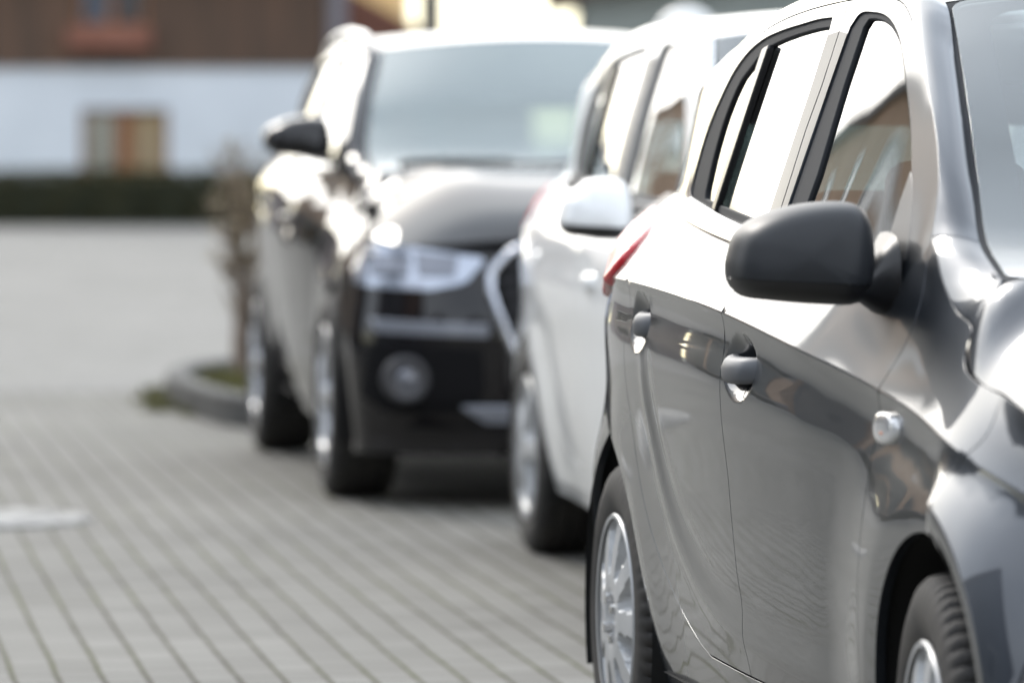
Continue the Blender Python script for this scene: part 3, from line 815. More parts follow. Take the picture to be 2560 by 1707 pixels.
sheet('tail_light', tl, lambda x,z: S1(-.006)(x,z)*np.array([1,-1,1]), lamp, near, sp=.05, inset=.0, flange=.012, rim=.004, sign=-1)
# side repeater: a clear lens with an amber bulb
clear = mat('clear_lens', (.62,.62,.62), .12, .35, 1.0)
def lens_bump(name, cx, cz, rx, rz, hgt, mt, parent, F):
    V=[];Fc=[];n=28
    rings=[(1.0,.0),(.98,.45),(.90,.72),(.75,.88),(.5,.97),(.25,.995)]
    for k,hh in rings:
        for i in range(n):
            a=2*math.pi*i/n; c=math.cos(a); s=math.sin(a)
            x=cx+rx*k*math.copysign(abs(c)**.8,c); z=cz+rz*k*math.copysign(abs(s)**.9,s)
            V.append(F(np.array([x]),np.array([z]),hgt*hh-.002)[0])
    for j in range(len(rings)-1):
        for i in range(n): Fc.append((j*n+i,j*n+(i+1)%n,(j+1)*n+(i+1)%n,(j+1)*n+i))
    Fc.append(tuple((len(rings)-1)*n+i for i in range(n)))
    return mesh_obj(name,V,Fc,mt,parent)
Fo = lambda x,z,o: S1(-o)(x,z)
rep = lens_bump('side_indicator', -.305, .786, .064, .025, .0155, clear, near, Fo)
lens_bump('indicator_bulb', -.30, .779, .018, .005, .0160, mat('amber', (.60,.20,.10), .2, 0, .5), rep, Fo)
build_mirror(near, -.455, .986, .770, .972, 1.122, (-.535,.735,1.005), M_near)
# sail between mirror foot and glass
sail = curve([(-.60,1.166),(-.594,1.11),(-.574,1.034)],4)+[(-.50,1.026),(-.455,1.034)]+curve([(-.455,1.034),(-.50,1.088),(-.575,1.153),(-.60,1.166)],4)[1:-1]
sheet('mirror_sail', sail, S1(-.0005), mat('sail_satin', (.07,.07,.073), .32, 0, .3), near, sp=.03, inset=0, flange=.010, rim=.001)
for ax in (0,-2.525):
    build_wheel(near, ax, -.80+.0875, .297, .297, -1, M_near, 'cap', .175, 62, .195, steer=-4.0 if ax == 0 else 0)
    build_wheel(near, ax, .80-.0875, .297, .297, 1, M_near, 'cap', .175, 30, .195, bolts=False, steer=-4.0 if ax == 0 else 0)

# ------------------------------------------------------------------ the white hatchback
M_white = dict(M_near); M_white.update(paint=paint('white_paint', (.84,.85,.85), .0, .45), handle=MATS['white_paint'],
    mirror_top=MATS['white_paint'], moulding=M_near['rubber'], rubber=mat('washed_out_rubber', (.09,.095,.10), .6, 0, 0, .3), side_glass=glass('green_glass', (.62,.72,.68), 1.6))  # seal colour lightened to imitate blown-out window edges
W_WARP = lambda P: np.stack([P[...,0]*1.01, P[...,1]*(1.0+.02*sst(1.0,1.3,P[...,2])), np.where(P[...,2]>1.0, 1.0+(P[...,2]-1.0)*1.10, P[...,2])],-1)
TH2 = R(8.5)
white = empty('parked_car', (1.21, 12.67, 0), -(math.pi/2-TH2))
tag(white, 'white hatchback parked between the grey hatchback and the dark SUV', 'car', 'cars parked in a row on the pavers')
C2 = build_car(white, M_white, W_WARP, sp=.05, detail=False, crisp=.0, scoop=.0)
S2 = C2['S']
sheet('bumper', C2['nose'], C2['Ff'], M_white['paint'], white, sp=.06, inset=.0012, sign=C2['sgf'])
sheet('tail_light', [(x-.12,z) for x,z in tl if x>-2.86]+[(-2.96,.92),(-2.96,1.08)][::1] if False else [(-2.72,1.07),(-2.66,1.02),(-2.67,.97),(-2.76,.92),(-2.96,.91),(-2.96,1.08)], S2(-.006), lamp, white, sp=.05, inset=.0, flange=.012, rim=.004)
build_mirror(white, -.50, 1.02, .84, .965, 1.105, (-.56,.735,1.0), M_white, W_WARP)
lens_bump('fuel_cap', -2.32, .80, .0, .0, .0, clear, white, lambda x,z,o: S2(-o)(x,z)) if False else None
for ax in (0,-2.525*1.01):
    build_wheel(white, ax, -.80+.09, .31, .31, -1, M_white, 'rim', .185, 40, .205)
    build_wheel(white, ax, .80-.09, .31, .31, 1, M_white, 'rim', .185, 24, .205)

# ------------------------------------------------------------------ the dark SUV
M_suv = dict(M_near); M_suv.update(paint=paint('black_paint', (.006,.0052,.006), .0, .4, .0), handle=MATS['black_paint'],
    mirror_top=MATS['black_paint'], moulding=mat('chrome_trim', (.55,.56,.58), .18, 1.0), screen_glass=glass('screen_glass_pale', (.66,.76,.74), 1.7, sheen=.17), rear_glass=glass('privacy_glass', (.20,.23,.22), 1.5), hub=mat('alloy', (.42,.43,.45), .30, .6))
_zw = pch([0,.8,1.02,1.443,1.6],[.012,.885,1.108,1.537,1.70])
_zi = pch([.012,.885,1.108,1.537,1.70],[0,.8,1.02,1.443,1.6])
def SUV_WARP(P):
    x,y,z = P[...,0],P[...,1],P[...,2]
    sy = 1.075+.055*sst(.95,1.15,z)-.030*sst(1.2,1.45,z)+.055*sst(.0,.45,x)
    return np.stack([x*1.03, y*sy, _zw(z)],-1)
TH3 = R(8.0)
suv = empty('parked_car', (.244, 17.56, 0), -(math.pi/2-TH3))
tag(suv, 'dark SUV with a chrome framed grille, farthest of the three cars', 'car', 'cars parked in a row on the pavers')
C3 = build_car(suv, M_suv, SUV_WARP, sp=.05, detail=False, crisp=.4, scoop=.7, turn=.0)
S3 = C3['S']; Ff = C3['Ff']
sheet('bumper', [(a,z if z>.22 else .155) for a,z in C3['nose']], Ff, M_suv['paint'], suv, sp=.04, inset=.0012, sign=C3['sgf'])
def yz(pts):
    o=[]
    for y,z in pts:
        zu=float(_zi(z)); yu=y/1.13; o.append((C3['phi_y'](yu,zu),zu))
    return o
def front_patch(name, pts, mt, parent=suv, proud=.006, sp=.04, fl=.012, rim=.004):
    return sheet(name, yz(pts), lambda a,z: Ff(a,z), mt, parent, sp=sp, inset=0, flange=fl, sign=C3['sgf'], depth=-proud, rim=rim)
lampw = mat('lamp_glass', (.40,.44,.52), .14, .5, 1.0); lampd = mat('lamp_inner', (.17,.18,.21), .18, .6, .6)
chrome = mat('chrome', (.50,.52,.57), .12, 1.0); grille = mat('grille_mesh', (.007,.007,.008), .6, 0, 0, .08)
for sd in (-1,1):
    flip = lambda pts: [(y*-sd,z) for y,z in pts]
    hl = front_patch('headlight', flip([(-.858,.872),(-.66,.856),(-.455,.824),(-.447,.812),(-.50,.752),(-.53,.740),(-.62,.722),(-.80,.732),(-.838,.742),(-.868,.80)]), lampw)
    for y0,w_ in ((-.80,.125),(-.66,.13)):
        front_patch('lamp_unit', flip([(y0,.838),(y0+w_,.828),(y0+w_-.012,.765),(y0+.008,.768)]), lampd, hl, .010)
    front_patch('crease_gleam', flip([(-.80,.625),(-.44,.608),(-.44,.572),(-.78,.585)]), mat('gleam_grey', (.20,.21,.24), .25, .3, .6), proud=.012)  # grey strip stands in for light caught along the bumper crease
    front_patch('bumper_vent', flip(curve([(-.80,.545),(-.46,.53)],3)+curve([(-.45,.40),(-.50,.335),(-.74,.325),(-.83,.38)],3)), grille, proud=.004)
    yy=-.70*-sd; zu=float(_zi(.432)); c=Ff(np.array([C3['phi_y'](yy/1.13,zu)]),np.array([zu]))[0]
    V,Fc=lathe([(.0,-.025),(.05,-.024),(.058,-.030),(.074,-.030),(.078,-.012),(.078,.03)],32)
    V=[(c[0]-v[1]+.008, c[1]+v[0], c[2]+v[2]) for v in V]
    fg=mesh_obj('fog_light', V, Fc, mat('fog_ring', (.05,.05,.055), .45, .2, 0), suv)
    V,Fc=lathe([(.0,-.030),(.022,-.029),(.034,-.025)],28); V=[(c[0]-v[1]+.008, c[1]+v[0], c[2]+v[2]) for v in V]
    mesh_obj('fog_lens', V, Fc, lampd, fg)
front_patch('skid_plate', [(-.52,.345),(.52,.345),(.44,.295),(-.44,.295)], mat('skid_silver', (.34,.36,.42), .3, .6, .3), proud=.014)
hexo=[(-.30,.868),(.30,.868),(.425,.77),(.395,.62),(.30,.47),(-.30,.47),(-.395,.62),(-.425,.77)]
gr=front_patch('grille', hexo, grille, proud=.006, sp=.03)
bm=bmesh.new()
ring=curve(hexo[1:]+[hexo[0],hexo[1]],6)
def fp(y,z,o=0.0):
    zu=float(_zi(z)); p=Ff(np.array([C3['phi_y'](y/1.13,zu)]),np.array([zu]))[0]; return (p[0]+o,p[1],p[2])
pts=[fp(y,z,.014) for y,z in resample(ring,.03)]
bm_tube(bm, pts+[pts[0]], .0165, 8, False); bm_obj('grille_frame', bm, chrome, gr, True, angle=80)
bm=bmesh.new()
for k in range(9):
    z=.50+.042*k; hw=np.interp(z,[.47,.62,.77,.868],[.29,.37,.40,.30])
    bm_tube(bm,[fp(y,z,.010) for y in np.linspace(-hw,hw,9)],.006,6)
bm_obj('grille_bars', bm, mat('bar_grey', (.06,.06,.065), .3, .5), gr, True)
# four linked rings on the grille
bm=bmesh.new()
for k in range(4):
    c=fp(-.105+.07*k,.72,.030)
    V,Fc=[],[]; a_pts=[(c[0],c[1]+.048*math.cos(t),c[2]+.048*math.sin(t)) for t in np.linspace(0,2*math.pi,25)]
    bm_tube(bm,a_pts,.006,6,False)
bm_obj('badge', bm, chrome, gr, True, angle=80)
# roof rails
for sd in (-1,1):
    bm=bmesh.new(); pts=[]
    for x in np.linspace(-1.05,-2.7,14):
        hh=np.interp(-x,[1.05,2,2.7],[.560,.575,.555]); zz=np.interp(-x,[1.05,1.2,1.6,2.0,2.4,2.7],[1.468,1.492,1.510,1.495,1.455,1.405])
        pts.append(tuple(SUV_WARP(np.array([[x,sd*hh,zz]]))[0]))
    bm_tube(bm,pts,.016,8); bm_obj('roof_rail', bm, M_suv['moulding'], suv, True)
build_mirror(suv, -.56, .925, .715, 1.065, 1.205, (-.60,.74,1.07), M_suv, SUV_WARP)
for ax in (0,-2.525*1.03):
    build_wheel(suv, ax, -.89+.11, .345, .345, -1, M_suv, 'rim', .225, 40, .232, bolts=False)
    build_wheel(suv, ax, .89-.11, .345, .345, 1, M_suv, 'rim', .225, 24, .232, bolts=False)
front_patch('screen_sticker', [(0,0)], None) if False else None
# parking disc card seen low in the windscreen
Fw3=C3['Fw']
def onw3(a,b,o):
    p=Fw3(np.array([a]),np.array([b]))[0]; return (p[0]-o*.5,p[1],p[2]-o)
bm=bmesh.new(); q=[onw3(-.44,.16,.02),onw3(-.36,.16,.02),onw3(-.36,.205,.02),onw3(-.44,.205,.02)]
q2=[(p[0]-.002,p[1],p[2]-.003) for p in q]; a=[bm.verts.new(p) for p in q]; b=[bm.verts.new(p) for p in q2]
bm.faces.new(a); bm.faces.new(b[::-1])
for i in range(4): bm.faces.new((a[i],b[i],b[(i+1)%4],a[(i+1)%4]))
bm_obj('windscreen_card', bm, mat('card_blue', (.12,.50,.60), .5), suv)

# ------------------------------------------------------------------ ground
def plane(name, pts, z, mt, parent=None, sub=None):
    bm=bmesh.new(); bm.faces.new([bm.verts.new((x,y,z)) for x,y in pts]); return bm_obj(name,bm,mt,parent)
def paver_mat(name, c1, c2, joint, moss, mortar=.006, rot=8.0, long1=(.055,.05,.036), long2=(.075,.078,.036)):
    m=mat(name,(.3,.3,.3),.8,0,0,.10); N,L,b=nodes(m)
    tc=N.new('ShaderNodeTexCoord'); mp=N.new('ShaderNodeMapping'); mp.inputs['Rotation'].default_value=(0,0,R(-(90+rot)))
    L.new(tc.outputs['Object'],mp.inputs[0])
    # a little wander so the courses are hand-laid
    nzd=N.new('ShaderNodeTexNoise'); nzd.inputs['Scale'].default_value=1.6; nzd.inputs['Detail'].default_value=3; L.new(mp.outputs[0],nzd.inputs['Vector'])
    sub=N.new('ShaderNodeVectorMath'); sub.operation='SUBTRACT'; sub.inputs[1].default_value=(.5,.5,.5); L.new(nzd.outputs['Color'],sub.inputs[0])
    scl=N.new('ShaderNodeVectorMath'); scl.operation='SCALE'; scl.inputs['Scale'].default_value=.012; L.new(sub.outputs[0],scl.inputs[0])
    add=N.new('ShaderNodeVectorMath'); add.operation='ADD'; L.new(mp.outputs[0],add.inputs[0]); L.new(scl.outputs[0],add.inputs[1])
    br=N.new('ShaderNodeTexBrick'); br.inputs['Scale'].default_value=1.0; br.inputs['Brick Width'].default_value=.2; br.inputs['Row Height'].default_value=.1
    br.inputs['Mortar Size'].default_value=mortar; br.inputs['Mortar Smooth'].default_value=.35; br.offset=.5
    br.inputs['Color1'].default_value=(*c1,1); br.inputs['Color2'].default_value=(*c2,1); br.inputs['Bias'].default_value=0
    L.new(add.outputs[0],br.inputs['Vector'])
    nz=N.new('ShaderNodeTexNoise'); nz.inputs['Scale'].default_value=.9; nz.inputs['Detail'].default_value=7; L.new(tc.outputs['Object'],nz.inputs['Vector'])
    cr=N.new('ShaderNodeValToRGB'); cr.color_ramp.elements[0].position=.38; cr.color_ramp.elements[1].position=.62
    cr.color_ramp.elements[0].color=(*joint,1); cr.color_ramp.elements[1].color=(*moss,1); L.new(nz.outputs['Fac'],cr.inputs[0])
    L.new(cr.outputs[0],br.inputs['Mortar'])
    sx=N.new('ShaderNodeSeparateXYZ'); L.new(add.outputs[0],sx.inputs[0])
    dv_=N.new('ShaderNodeMath'); dv_.operation='DIVIDE'; dv_.inputs[1].default_value=.1; L.new(sx.outputs[1],dv_.inputs[0])
    fr_=N.new('ShaderNodeMath'); fr_.operation='FRACT'; L.new(dv_.outputs[0],fr_.inputs[0])
    sb_=N.new('ShaderNodeMath'); sb_.operation='SUBTRACT'; sb_.inputs[1].default_value=.5; L.new(fr_.outputs[0],sb_.inputs[0])
    ab_=N.new('ShaderNodeMath'); ab_.operation='ABSOLUTE'; L.new(sb_.outputs[0],ab_.inputs[0])
    jm=N.new('ShaderNodeMapRange'); jm.inputs[1].default_value=.415; jm.inputs[2].default_value=.462; L.new(ab_.outputs[0],jm.inputs[0])
    nj=N.new('ShaderNodeTexNoise'); nj.inputs['Scale'].default_value=4.5; nj.inputs['Detail'].default_value=5; L.new(tc.outputs['Object'],nj.inputs['Vector'])
    jr=N.new('ShaderNodeMapRange'); jr.inputs[1].default_value=.3; jr.inputs[2].default_value=.62; jr.inputs[3].default_value=.45; L.new(nj.outputs['Fac'],jr.inputs[0])
    jx=N.new('ShaderNodeMath'); jx.operation='MULTIPLY'; L.new(jm.outputs[0],jx.inputs[0]); L.new(jr.outputs[0],jx.inputs[1])
    jc=N.new('ShaderNodeValToRGB'); jc.color_ramp.elements[0].position=.4; jc.color_ramp.elements[1].position=.6; jc.color_ramp.elements[0].color=(*long1,1); jc.color_ramp.elements[1].color=(*long2,1); L.new(nz.outputs['Fac'],jc.inputs[0])
    jmx=N.new('ShaderNodeMix'); jmx.data_type='RGBA'; L.new(jx.outputs[0],jmx.inputs[0]); L.new(br.outputs['Color'],jmx.inputs[6]); L.new(jc.outputs[0],jmx.inputs[7])
    # stains
    n2=N.new('ShaderNodeTexNoise'); n2.inputs['Scale'].default_value=.55; n2.inputs['Detail'].default_value=8; n2.inputs['Roughness'].default_value=.65; L.new(tc.outputs['Object'],n2.inputs['Vector'])
    mr=N.new('ShaderNodeMapRange'); mr.inputs[1].default_value=.3; mr.inputs[2].default_value=.7; mr.inputs[3].default_value=.86; mr.inputs[4].default_value=1.1; L.new(n2.outputs['Fac'],mr.inputs[0])
    mx=N.new('ShaderNodeMix'); mx.data_type='RGBA'; mx.blend_type='MULTIPLY'; mx.inputs[0].default_value=1; L.new(jmx.outputs[2],mx.inputs[6]); L.new(mr.outputs[0],mx.inputs[7])
    L.new(mx.outputs[2],b.inputs['Base Color'])
    n3=N.new('ShaderNodeTexNoise'); n3.inputs['Scale'].default_value=160; n3.inputs['Detail'].default_value=3; L.new(tc.outputs['Object'],n3.inputs['Vector'])
    ma=N.new('ShaderNodeMath'); ma.operation='MULTIPLY_ADD'; ma.inputs[1].default_value=-1.0; L.new(br.outputs['Fac'],ma.inputs[0])
    m2=N.new('ShaderNodeMath'); m2.operation='MULTIPLY'; m2.inputs[1].default_value=.25; L.new(n3.outputs['Fac'],m2.inputs[0]); L.new(m2.outputs[0],ma.inputs[2])
    bp=N.new('ShaderNodeBump'); bp.inputs['Strength'].default_value=.6; bp.inputs['Distance'].default_value=.006; L.new(ma.outputs[0],bp.inputs['Height']); L.new(bp.outputs[0],b.inputs['Normal'])
    return m
gm=mat('far_ground',(.16,.16,.15),.9); noise_col(gm,(.10,.12,.07),(.18,.18,.15),.15,6)
tag(plane('ground',[(-400,-300),(400,-300),(400,900),(-400,900)],-.008,gm),kind='structure')
pm=paver_mat('pavers',(.164,.158,.144),(.198,.192,.176),(.085,.080,.068),(.092,.088,.066))
tag(plane('pavement',[(-40,-60),(40,-60),(40,24.35),(-40,24.75)],0,pm),kind='structure')
fm=paver_mat('pale_pavers',(.198,.193,.181),(.228,.222,.21),(.145,.140,.128),(.15,.147,.125),.004,-20,(.13,.125,.11),(.14,.14,.105))
tag(plane('road',[(-40,24.76),(40,24.36),(40,70.5),(-40,70.5)],.0,fm),kind='structure')
em=mat('edge_course',(.25,.245,.24),.8); noise_col(em,(.10,.098,.095),(.14,.138,.134),6,5)
tag(plane('edge_strip',[(-40,24.62),(40,24.22),(40,24.40),(-40,24.80)],.004,em),kind='structure')

# round cover set in the paving
mh=empty('manhole_cover',(-1.74,16.35,0)); tag(mh,'pale round manhole cover let into the grey pavers','manhole cover')
V,Fc=lathe([(0,.010),(.30,.010),(.305,.006),(.315,.006),(.32,.011),(.40,.011),(.405,.002)],64); V=[(v[0],v[2],v[1]) for v in V]
mcm=mat('cover_concrete',(.55,.54,.52),.75,0,0,.12); noise_col(mcm,(.15,.147,.14),(.40,.392,.375),10,6,bump=.5,bump_dist=.01)
mesh_obj('cover_plate',[v for v in V],Fc,mcm,mh)
N,L,b=nodes(mcm); ck=N.new('ShaderNodeTexVoronoi'); ck.inputs['Scale'].default_value=13; ck.inputs['Randomness'].default_value=.0; tcm=N.new('ShaderNodeTexCoord'); L.new(tcm.outputs['Object'],ck.inputs['Vector'])
bpm=N.new('ShaderNodeBump'); bpm.inputs['Strength'].default_value=.9; bpm.inputs['Distance'].default_value=.012; bpm.invert=True; L.new(ck.outputs['Distance'],bpm.inputs['Height']); L.new(bpm.outputs[0],b.inputs['Normal'])

# planting bed behind the SUV
kp=curve([(1.6,21.0),(.2,21.15),(-.75,21.3),(-1.10,21.48),(-1.34,22.2),(-1.53,23.2),(-1.61,23.9),(-1.56,24.7),(-1.3,25.4),(-.4,26.0),(2.2,26.6)],8)
cen=np.array(kp); d=np.gradient(cen,axis=0); d/=np.linalg.norm(d,axis=1)[:,None]; nn=np.stack([d[:,1],-d[:,0]],1)
def kerb(name,C,N2,w,h,mt):
    bm=bmesh.new(); rows=[]
    prof=[(0,0),(0,h-.015),(.012,h),(w-.012,h),(w,h-.015),(w,0)]
    for c,n in zip(C,N2): rows.append([bm.verts.new((c[0]+n[0]*o,c[1]+n[1]*o,z)) for o,z in prof])
    for i in range(len(rows)-1):
        for j in range(5): bm.faces.new((rows[i][j],rows[i][j+1],rows[i+1][j+1],rows[i+1][j]))
    return bm_obj(name,bm,mt)
km=mat('kerb_stone',(.17,.17,.168),.85); noise_col(km,(.038,.038,.037),(.075,.075,.073),7,6,bump=.4,bump_dist=.01)
N,L,b=nodes(km)
sgn=1 if np.dot(nn[24],np.array([1.0,.3]))>0 else -1
tag(kerb('kerb',cen,nn*sgn,.10,.135,km),kind='structure')
inner=[tuple(c+n*sgn*.09) for c,n in zip(cen,nn)]
sm=mat('bed_soil',(.06,.05,.035),.95); noise_col(sm,(.05,.043,.03),(.10,.10,.04),2.2,6,bump=.6,bump_dist=.03)
bm=bmesh.new(); bm.faces.new([bm.verts.new((x,y,.075)) for x,y in inner]); tag(bm_obj('planting_bed',bm,sm),kind='structure')
# moss tufts: in the bed and along the foot of the kerb
def tufts(name,pts,hgt,mt,per=18,spread=.05):
    V=[];Fc=[]
    for (x,y,z) in pts:
        for k in range(per):
            a=random.uniform(0,6.28); r=random.uniform(0,spread); hh=hgt*random.uniform(.4,1.2); w=random.uniform(.004,.010)
            bx,by=x+r*math.cos(a),y+r*math.sin(a); ta=random.uniform(0,6.28); lx,ly=hh*.5*math.cos(ta),hh*.5*math.sin(ta)
            px,py=-math.sin(ta)*w,math.cos(ta)*w; i=len(V)
            V+= [(bx-px,by-py,z),(bx+px,by+py,z),(bx+lx*.5+px*.7,by+ly*.5+py*.7,z+hh*.7),(bx+lx*.5-px*.7,by+ly*.5-py*.7,z+hh*.7),(bx+lx,by+ly,z+hh)]
            Fc+= [(i,i+1,i+2,i+3),(i+3,i+2,i+4)]
    return mesh_obj(name,V,Fc,mt,None,False)
mossm=mat('moss',(.12,.14,.03),.9); noise_col(mossm,(.075,.075,.022),(.14,.13,.04),5,4)
pts=[]
for i in range(80):
    k=random.random(); j=random.randrange(18,62); c=np.array(kp[min(j,len(kp)-1)]); n=nn[min(j,len(kp)-1)]*sgn
    o=random.uniform(.1,.75); pts.append((c[0]+n[0]*o,c[1]+n[1]*o,.075))
for i in range(14):
    j=random.randrange(34,54); c=np.array(kp[j]); n=nn[j]*sgn; o=-abs(random.gauss(0,.05)); pts.append((c[0]+n[0]*o,c[1]+n[1]*o,.001))
tag(tufts('moss',pts,.045,mossm,24,.07),'yellow green moss growing along the kerb and in the planting bed','moss',kind='stuff')

# bare twiggy shrub
def shrub(loc,h,spread,nstem,label,cat,name='shrub',leaf=.0,group=None):
    rt=empty(name,loc); tag(rt,label,cat,group)
    bm=bmesh.new(); lv=[]
    for s in range(nstem):
        a=random.uniform(0,6.28); top=h*random.uniform(.75,1.05); sp=spread*random.uniform(.1,1)
        p0=Vector((random.uniform(-.05,.05),random.uniform(-.05,.05),0)); pts=[p0]
        for k in range(1,7):
            t=k/6; pts.append(Vector((p0.x+sp*math.cos(a)*t**1.8+random.uniform(-.015,.015),p0.y+sp*math.sin(a)*t**1.8+random.uniform(-.015,.015),top*t)))
        bm_tube(bm,pts,[.012*(1-.75*k/6) for k in range(7)],5)
        for k in range(2,7):
            for q in range(3):
                b0=pts[k]; aa=random.uniform(0,6.28); L_=random.uniform(.08,.22)
                e=b0+Vector((math.cos(aa)*L_*.7,math.sin(aa)*L_*.7,L_*.75)); mid=(b0+e)/2+Vector((0,0,-.02))
                bm_tube(bm,[b0,mid,e],[.005,.004,.002],4)
                for z in range(7):
                    t=random.random(); lv.append(b0.lerp(e,t)+Vector([random.uniform(-.03,.03) for _ in range(3)]))
    bm_obj('stem',bm,noise_col(mat('twig',(.16,.10,.07),.9),(.17,.125,.10),(.30,.24,.19),20,3),rt,False)
    V=[];Fc=[]
    for p in lv:
        if p.z<h*.45 and random.random()<.7: continue
        s_=random.uniform(.012,.026); a=random.uniform(0,6.28); b=random.uniform(-1,1)
        u=Vector((math.cos(a),math.sin(a),b*.6)).normalized()*s_; w=Vector((-math.sin(a),math.cos(a),random.uniform(-.5,.5))).normalized()*s_*.6; i=len(V)
        V+=[p-u,p+w,p+u,p-w]; Fc.append((i,i+1,i+2,i+3))
    lm=noise_col(mat('dry_leaf',(.16,.11,.04),.8),(.16,.12,.06),(.27,.22,.11),3,3)
    mesh_obj('foliage',V,Fc,lm,rt,False)
    return rt
shrub((-1.28,24.6,.07),1.0,.24,11,'bare brown twiggy shrub in the kerbed bed beside the dark SUV','shrub')
# ------------------------------------------------------------------ the farmhouse across the yard
def leaf_mass(name, lo, hi, n, size, mt, parent=None, seed=1, shape=None):
    rg=np.random.default_rng(seed); P=rg.uniform(lo,hi,(n,3))
    if shape is not None: P=P[shape(P)]
    V=[];Fc=[]
    for p in P:
        u=rg.normal(size=3); u/=np.linalg.norm(u); w=np.cross(u,rg.normal(size=3)); w/=np.linalg.norm(w)+1e-9; s=size*rg.uniform(.5,1.3); i=len(V)
        V+=[p-u*s,p+w*s*.6,p+u*s,p-w*s*.6]; Fc.append((i,i+1,i+2,i+3))
    return mesh_obj(name,V,Fc,mt,parent,False)
FY=72.0
fh=empty('farmhouse',(-8.6,FY,0)); tag(fh,'farmhouse with dark timber upper storey on a whitewashed base','house')
wm=mat('whitewash',(.74,.75,.76),.9); noise_col(wm,(.66,.71,.76),(.74,.79,.84),.8,6,bump=.2,bump_dist=.02)
tm=mat('dark_timber',(.055,.04,.03),.8); N,L,b=nodes(tm)
tc=N.new('ShaderNodeTexCoord'); mp=N.new('ShaderNodeMapping'); mp.inputs['Scale'].default_value=(5.5,5.5,.25); L.new(tc.outputs['Object'],mp.inputs[0])
nz=N.new('ShaderNodeTexNoise'); nz.inputs['Scale'].default_value=1.0; nz.inputs['Detail'].default_value=5; L.new(mp.outputs[0],nz.inputs[0])
cr=N.new('ShaderNodeValToRGB'); cr.color_ramp.elements[0].position=.3; cr.color_ramp.elements[1].position=.72; cr.color_ramp.elements[0].color=(.058,.042,.031,1); cr.color_ramp.elements[1].color=(.15,.085,.054,1)
L.new(nz.outputs['Fac'],cr.inputs[0]); L.new(cr.outputs[0],b.inputs['Base Color'])
def fbox(name,lo,hi,mt,par=fh,bev=0.0):
    bm=bmesh.new(); bm_box(bm,lo,hi); return bm_obj(name,bm,mt,par,bevel=bev)
lx0,lx1=2.56,3.78   # lower window (local x from -8.6)
# base wall pierced for the window
def wall_with_hole(name,x0,x1,z0,z1,hx0,hx1,hz0,hz1,y0,y1,mt):
    bm=bmesh.new()
    for a,b in (((x0,y0,z0),(hx0,y1,z1)),((hx1,y0,z0),(x1,y1,z1)),((hx0,y0,z0),(hx1,y1,hz0)),((hx0,y0,hz1),(hx1,y1,z1))): bm_box(bm,a,b)
    bmesh.ops.remove_doubles(bm,verts=bm.verts,dist=1e-4)
    return bm_obj(name,bm,mt,fh)
wall_with_hole('wall',.7,6.27,0,2.19,lx0,lx1,.45,1.60,0,.4,wm)
wall_with_hole('timber_wall',.7,6.02,2.19,4.2,2.50,3.48,2.74,3.75,-.06,.34,tm)
wf=mat('window_timber',(.26,.115,.05),.6); noise_col(wf,(.20,.085,.035),(.33,.15,.065),8,4)
pane=glass('house_pane',(.95,.95,.92),1.2); rm=mat('room_beige',(.78,.62,.44),.9); rm2=mat('room_grey',(.70,.69,.66),.9)
def window(x0,x1,z0,z1,y,mid,par=fh,curt=(rm2,rm)):
    w=empty('window',(0,0,0),0,par); fw=.07
    bm=bmesh.new()
    for a,b in (((x0,y,z0),(x0+fw,y+.08,z1)),((x1-fw,y,z0),(x1,y+.08,z1)),((x0+fw,y,z0),(x1-fw,y+.08,z0+fw)),((x0+fw,y,z1-fw),(x1-fw,y+.08,z1))): bm_box(bm,a,b)
    c=(x0+x1)/2; bm_box(bm,(c-mid/2,y-.004,z0+fw),(c+mid/2,y+.084,z1-fw))
    bm_obj('window_frame',bm,wf,w)
    bm=bmesh.new(); bm_box(bm,(x0+fw,y+.04,z0+fw),(c-mid/2,y+.05,z1-fw)); bm_box(bm,(c+mid/2,y+.04,z0+fw),(x1-fw,y+.05,z1-fw)); bm_obj('pane',bm,pane,w)
    bm=bmesh.new(); bm_box(bm,(x0+fw,y+.06,z0+fw),(c-.01,y+.07,z1-fw)); bm_obj('curtain',bm,curt[0],w)
    bm=bmesh.new(); bm_box(bm,(c+.01,y+.06,z0+fw),(x1-fw,y+.07,z1-fw)); bm_obj('curtain',bm,curt[1],w)
    return w
window(lx0,lx1,.45,1.60,.10,.26)
window(2.50,3.48,2.74,3.75,.02,.09,curt=(mat('reflected_blue',(.16,.22,.33),.8),mat('room_dark',(.10,.10,.13),.8)))  # blue of the left sheet imitates the reflection in its pane
bx=mat('flower_box',(.24,.10,.07),.8); noise_col(bx,(.19,.075,.05),(.29,.13,.09),6,4)
fbox('window_box',(2.38,-.32,2.44),(3.56,-.07,2.76),bx,fh,.02)
fbox('corner_pipe',(6.025,-.16,2.20),(6.275,.30,4.2),mat('zinc',(.20,.19,.21),.5,.3),fh,.05)
an=mat('annex_boards',(.13,.05,.032),.8); noise_col(an,(.10,.038,.025),(.17,.07,.045),3,4,mapping=(6,6,.4))
bm=bmesh.new()
vv=[bm.verts.new(p) for p in ((6.28,.05,0),(8.9,.05,0),(8.9,.05,1.85),(6.28,.05,3.3),(6.28,4,0),(8.9,4,0),(8.9,4,1.85),(6.28,4,3.3))]
for f in ((0,1,2,3),(5,4,7,6),(1,5,6,2),(4,0,3,7),(3,2,6,7)): bm.faces.new([vv[i] for i in f])
bm_obj('lean_to',bm,an,fh)
rfm=mat('roof_tile',(.10,.06,.045),.85); noise_col(rfm,(.07,.045,.035),(.14,.085,.06),12,4)
bm=bmesh.new()
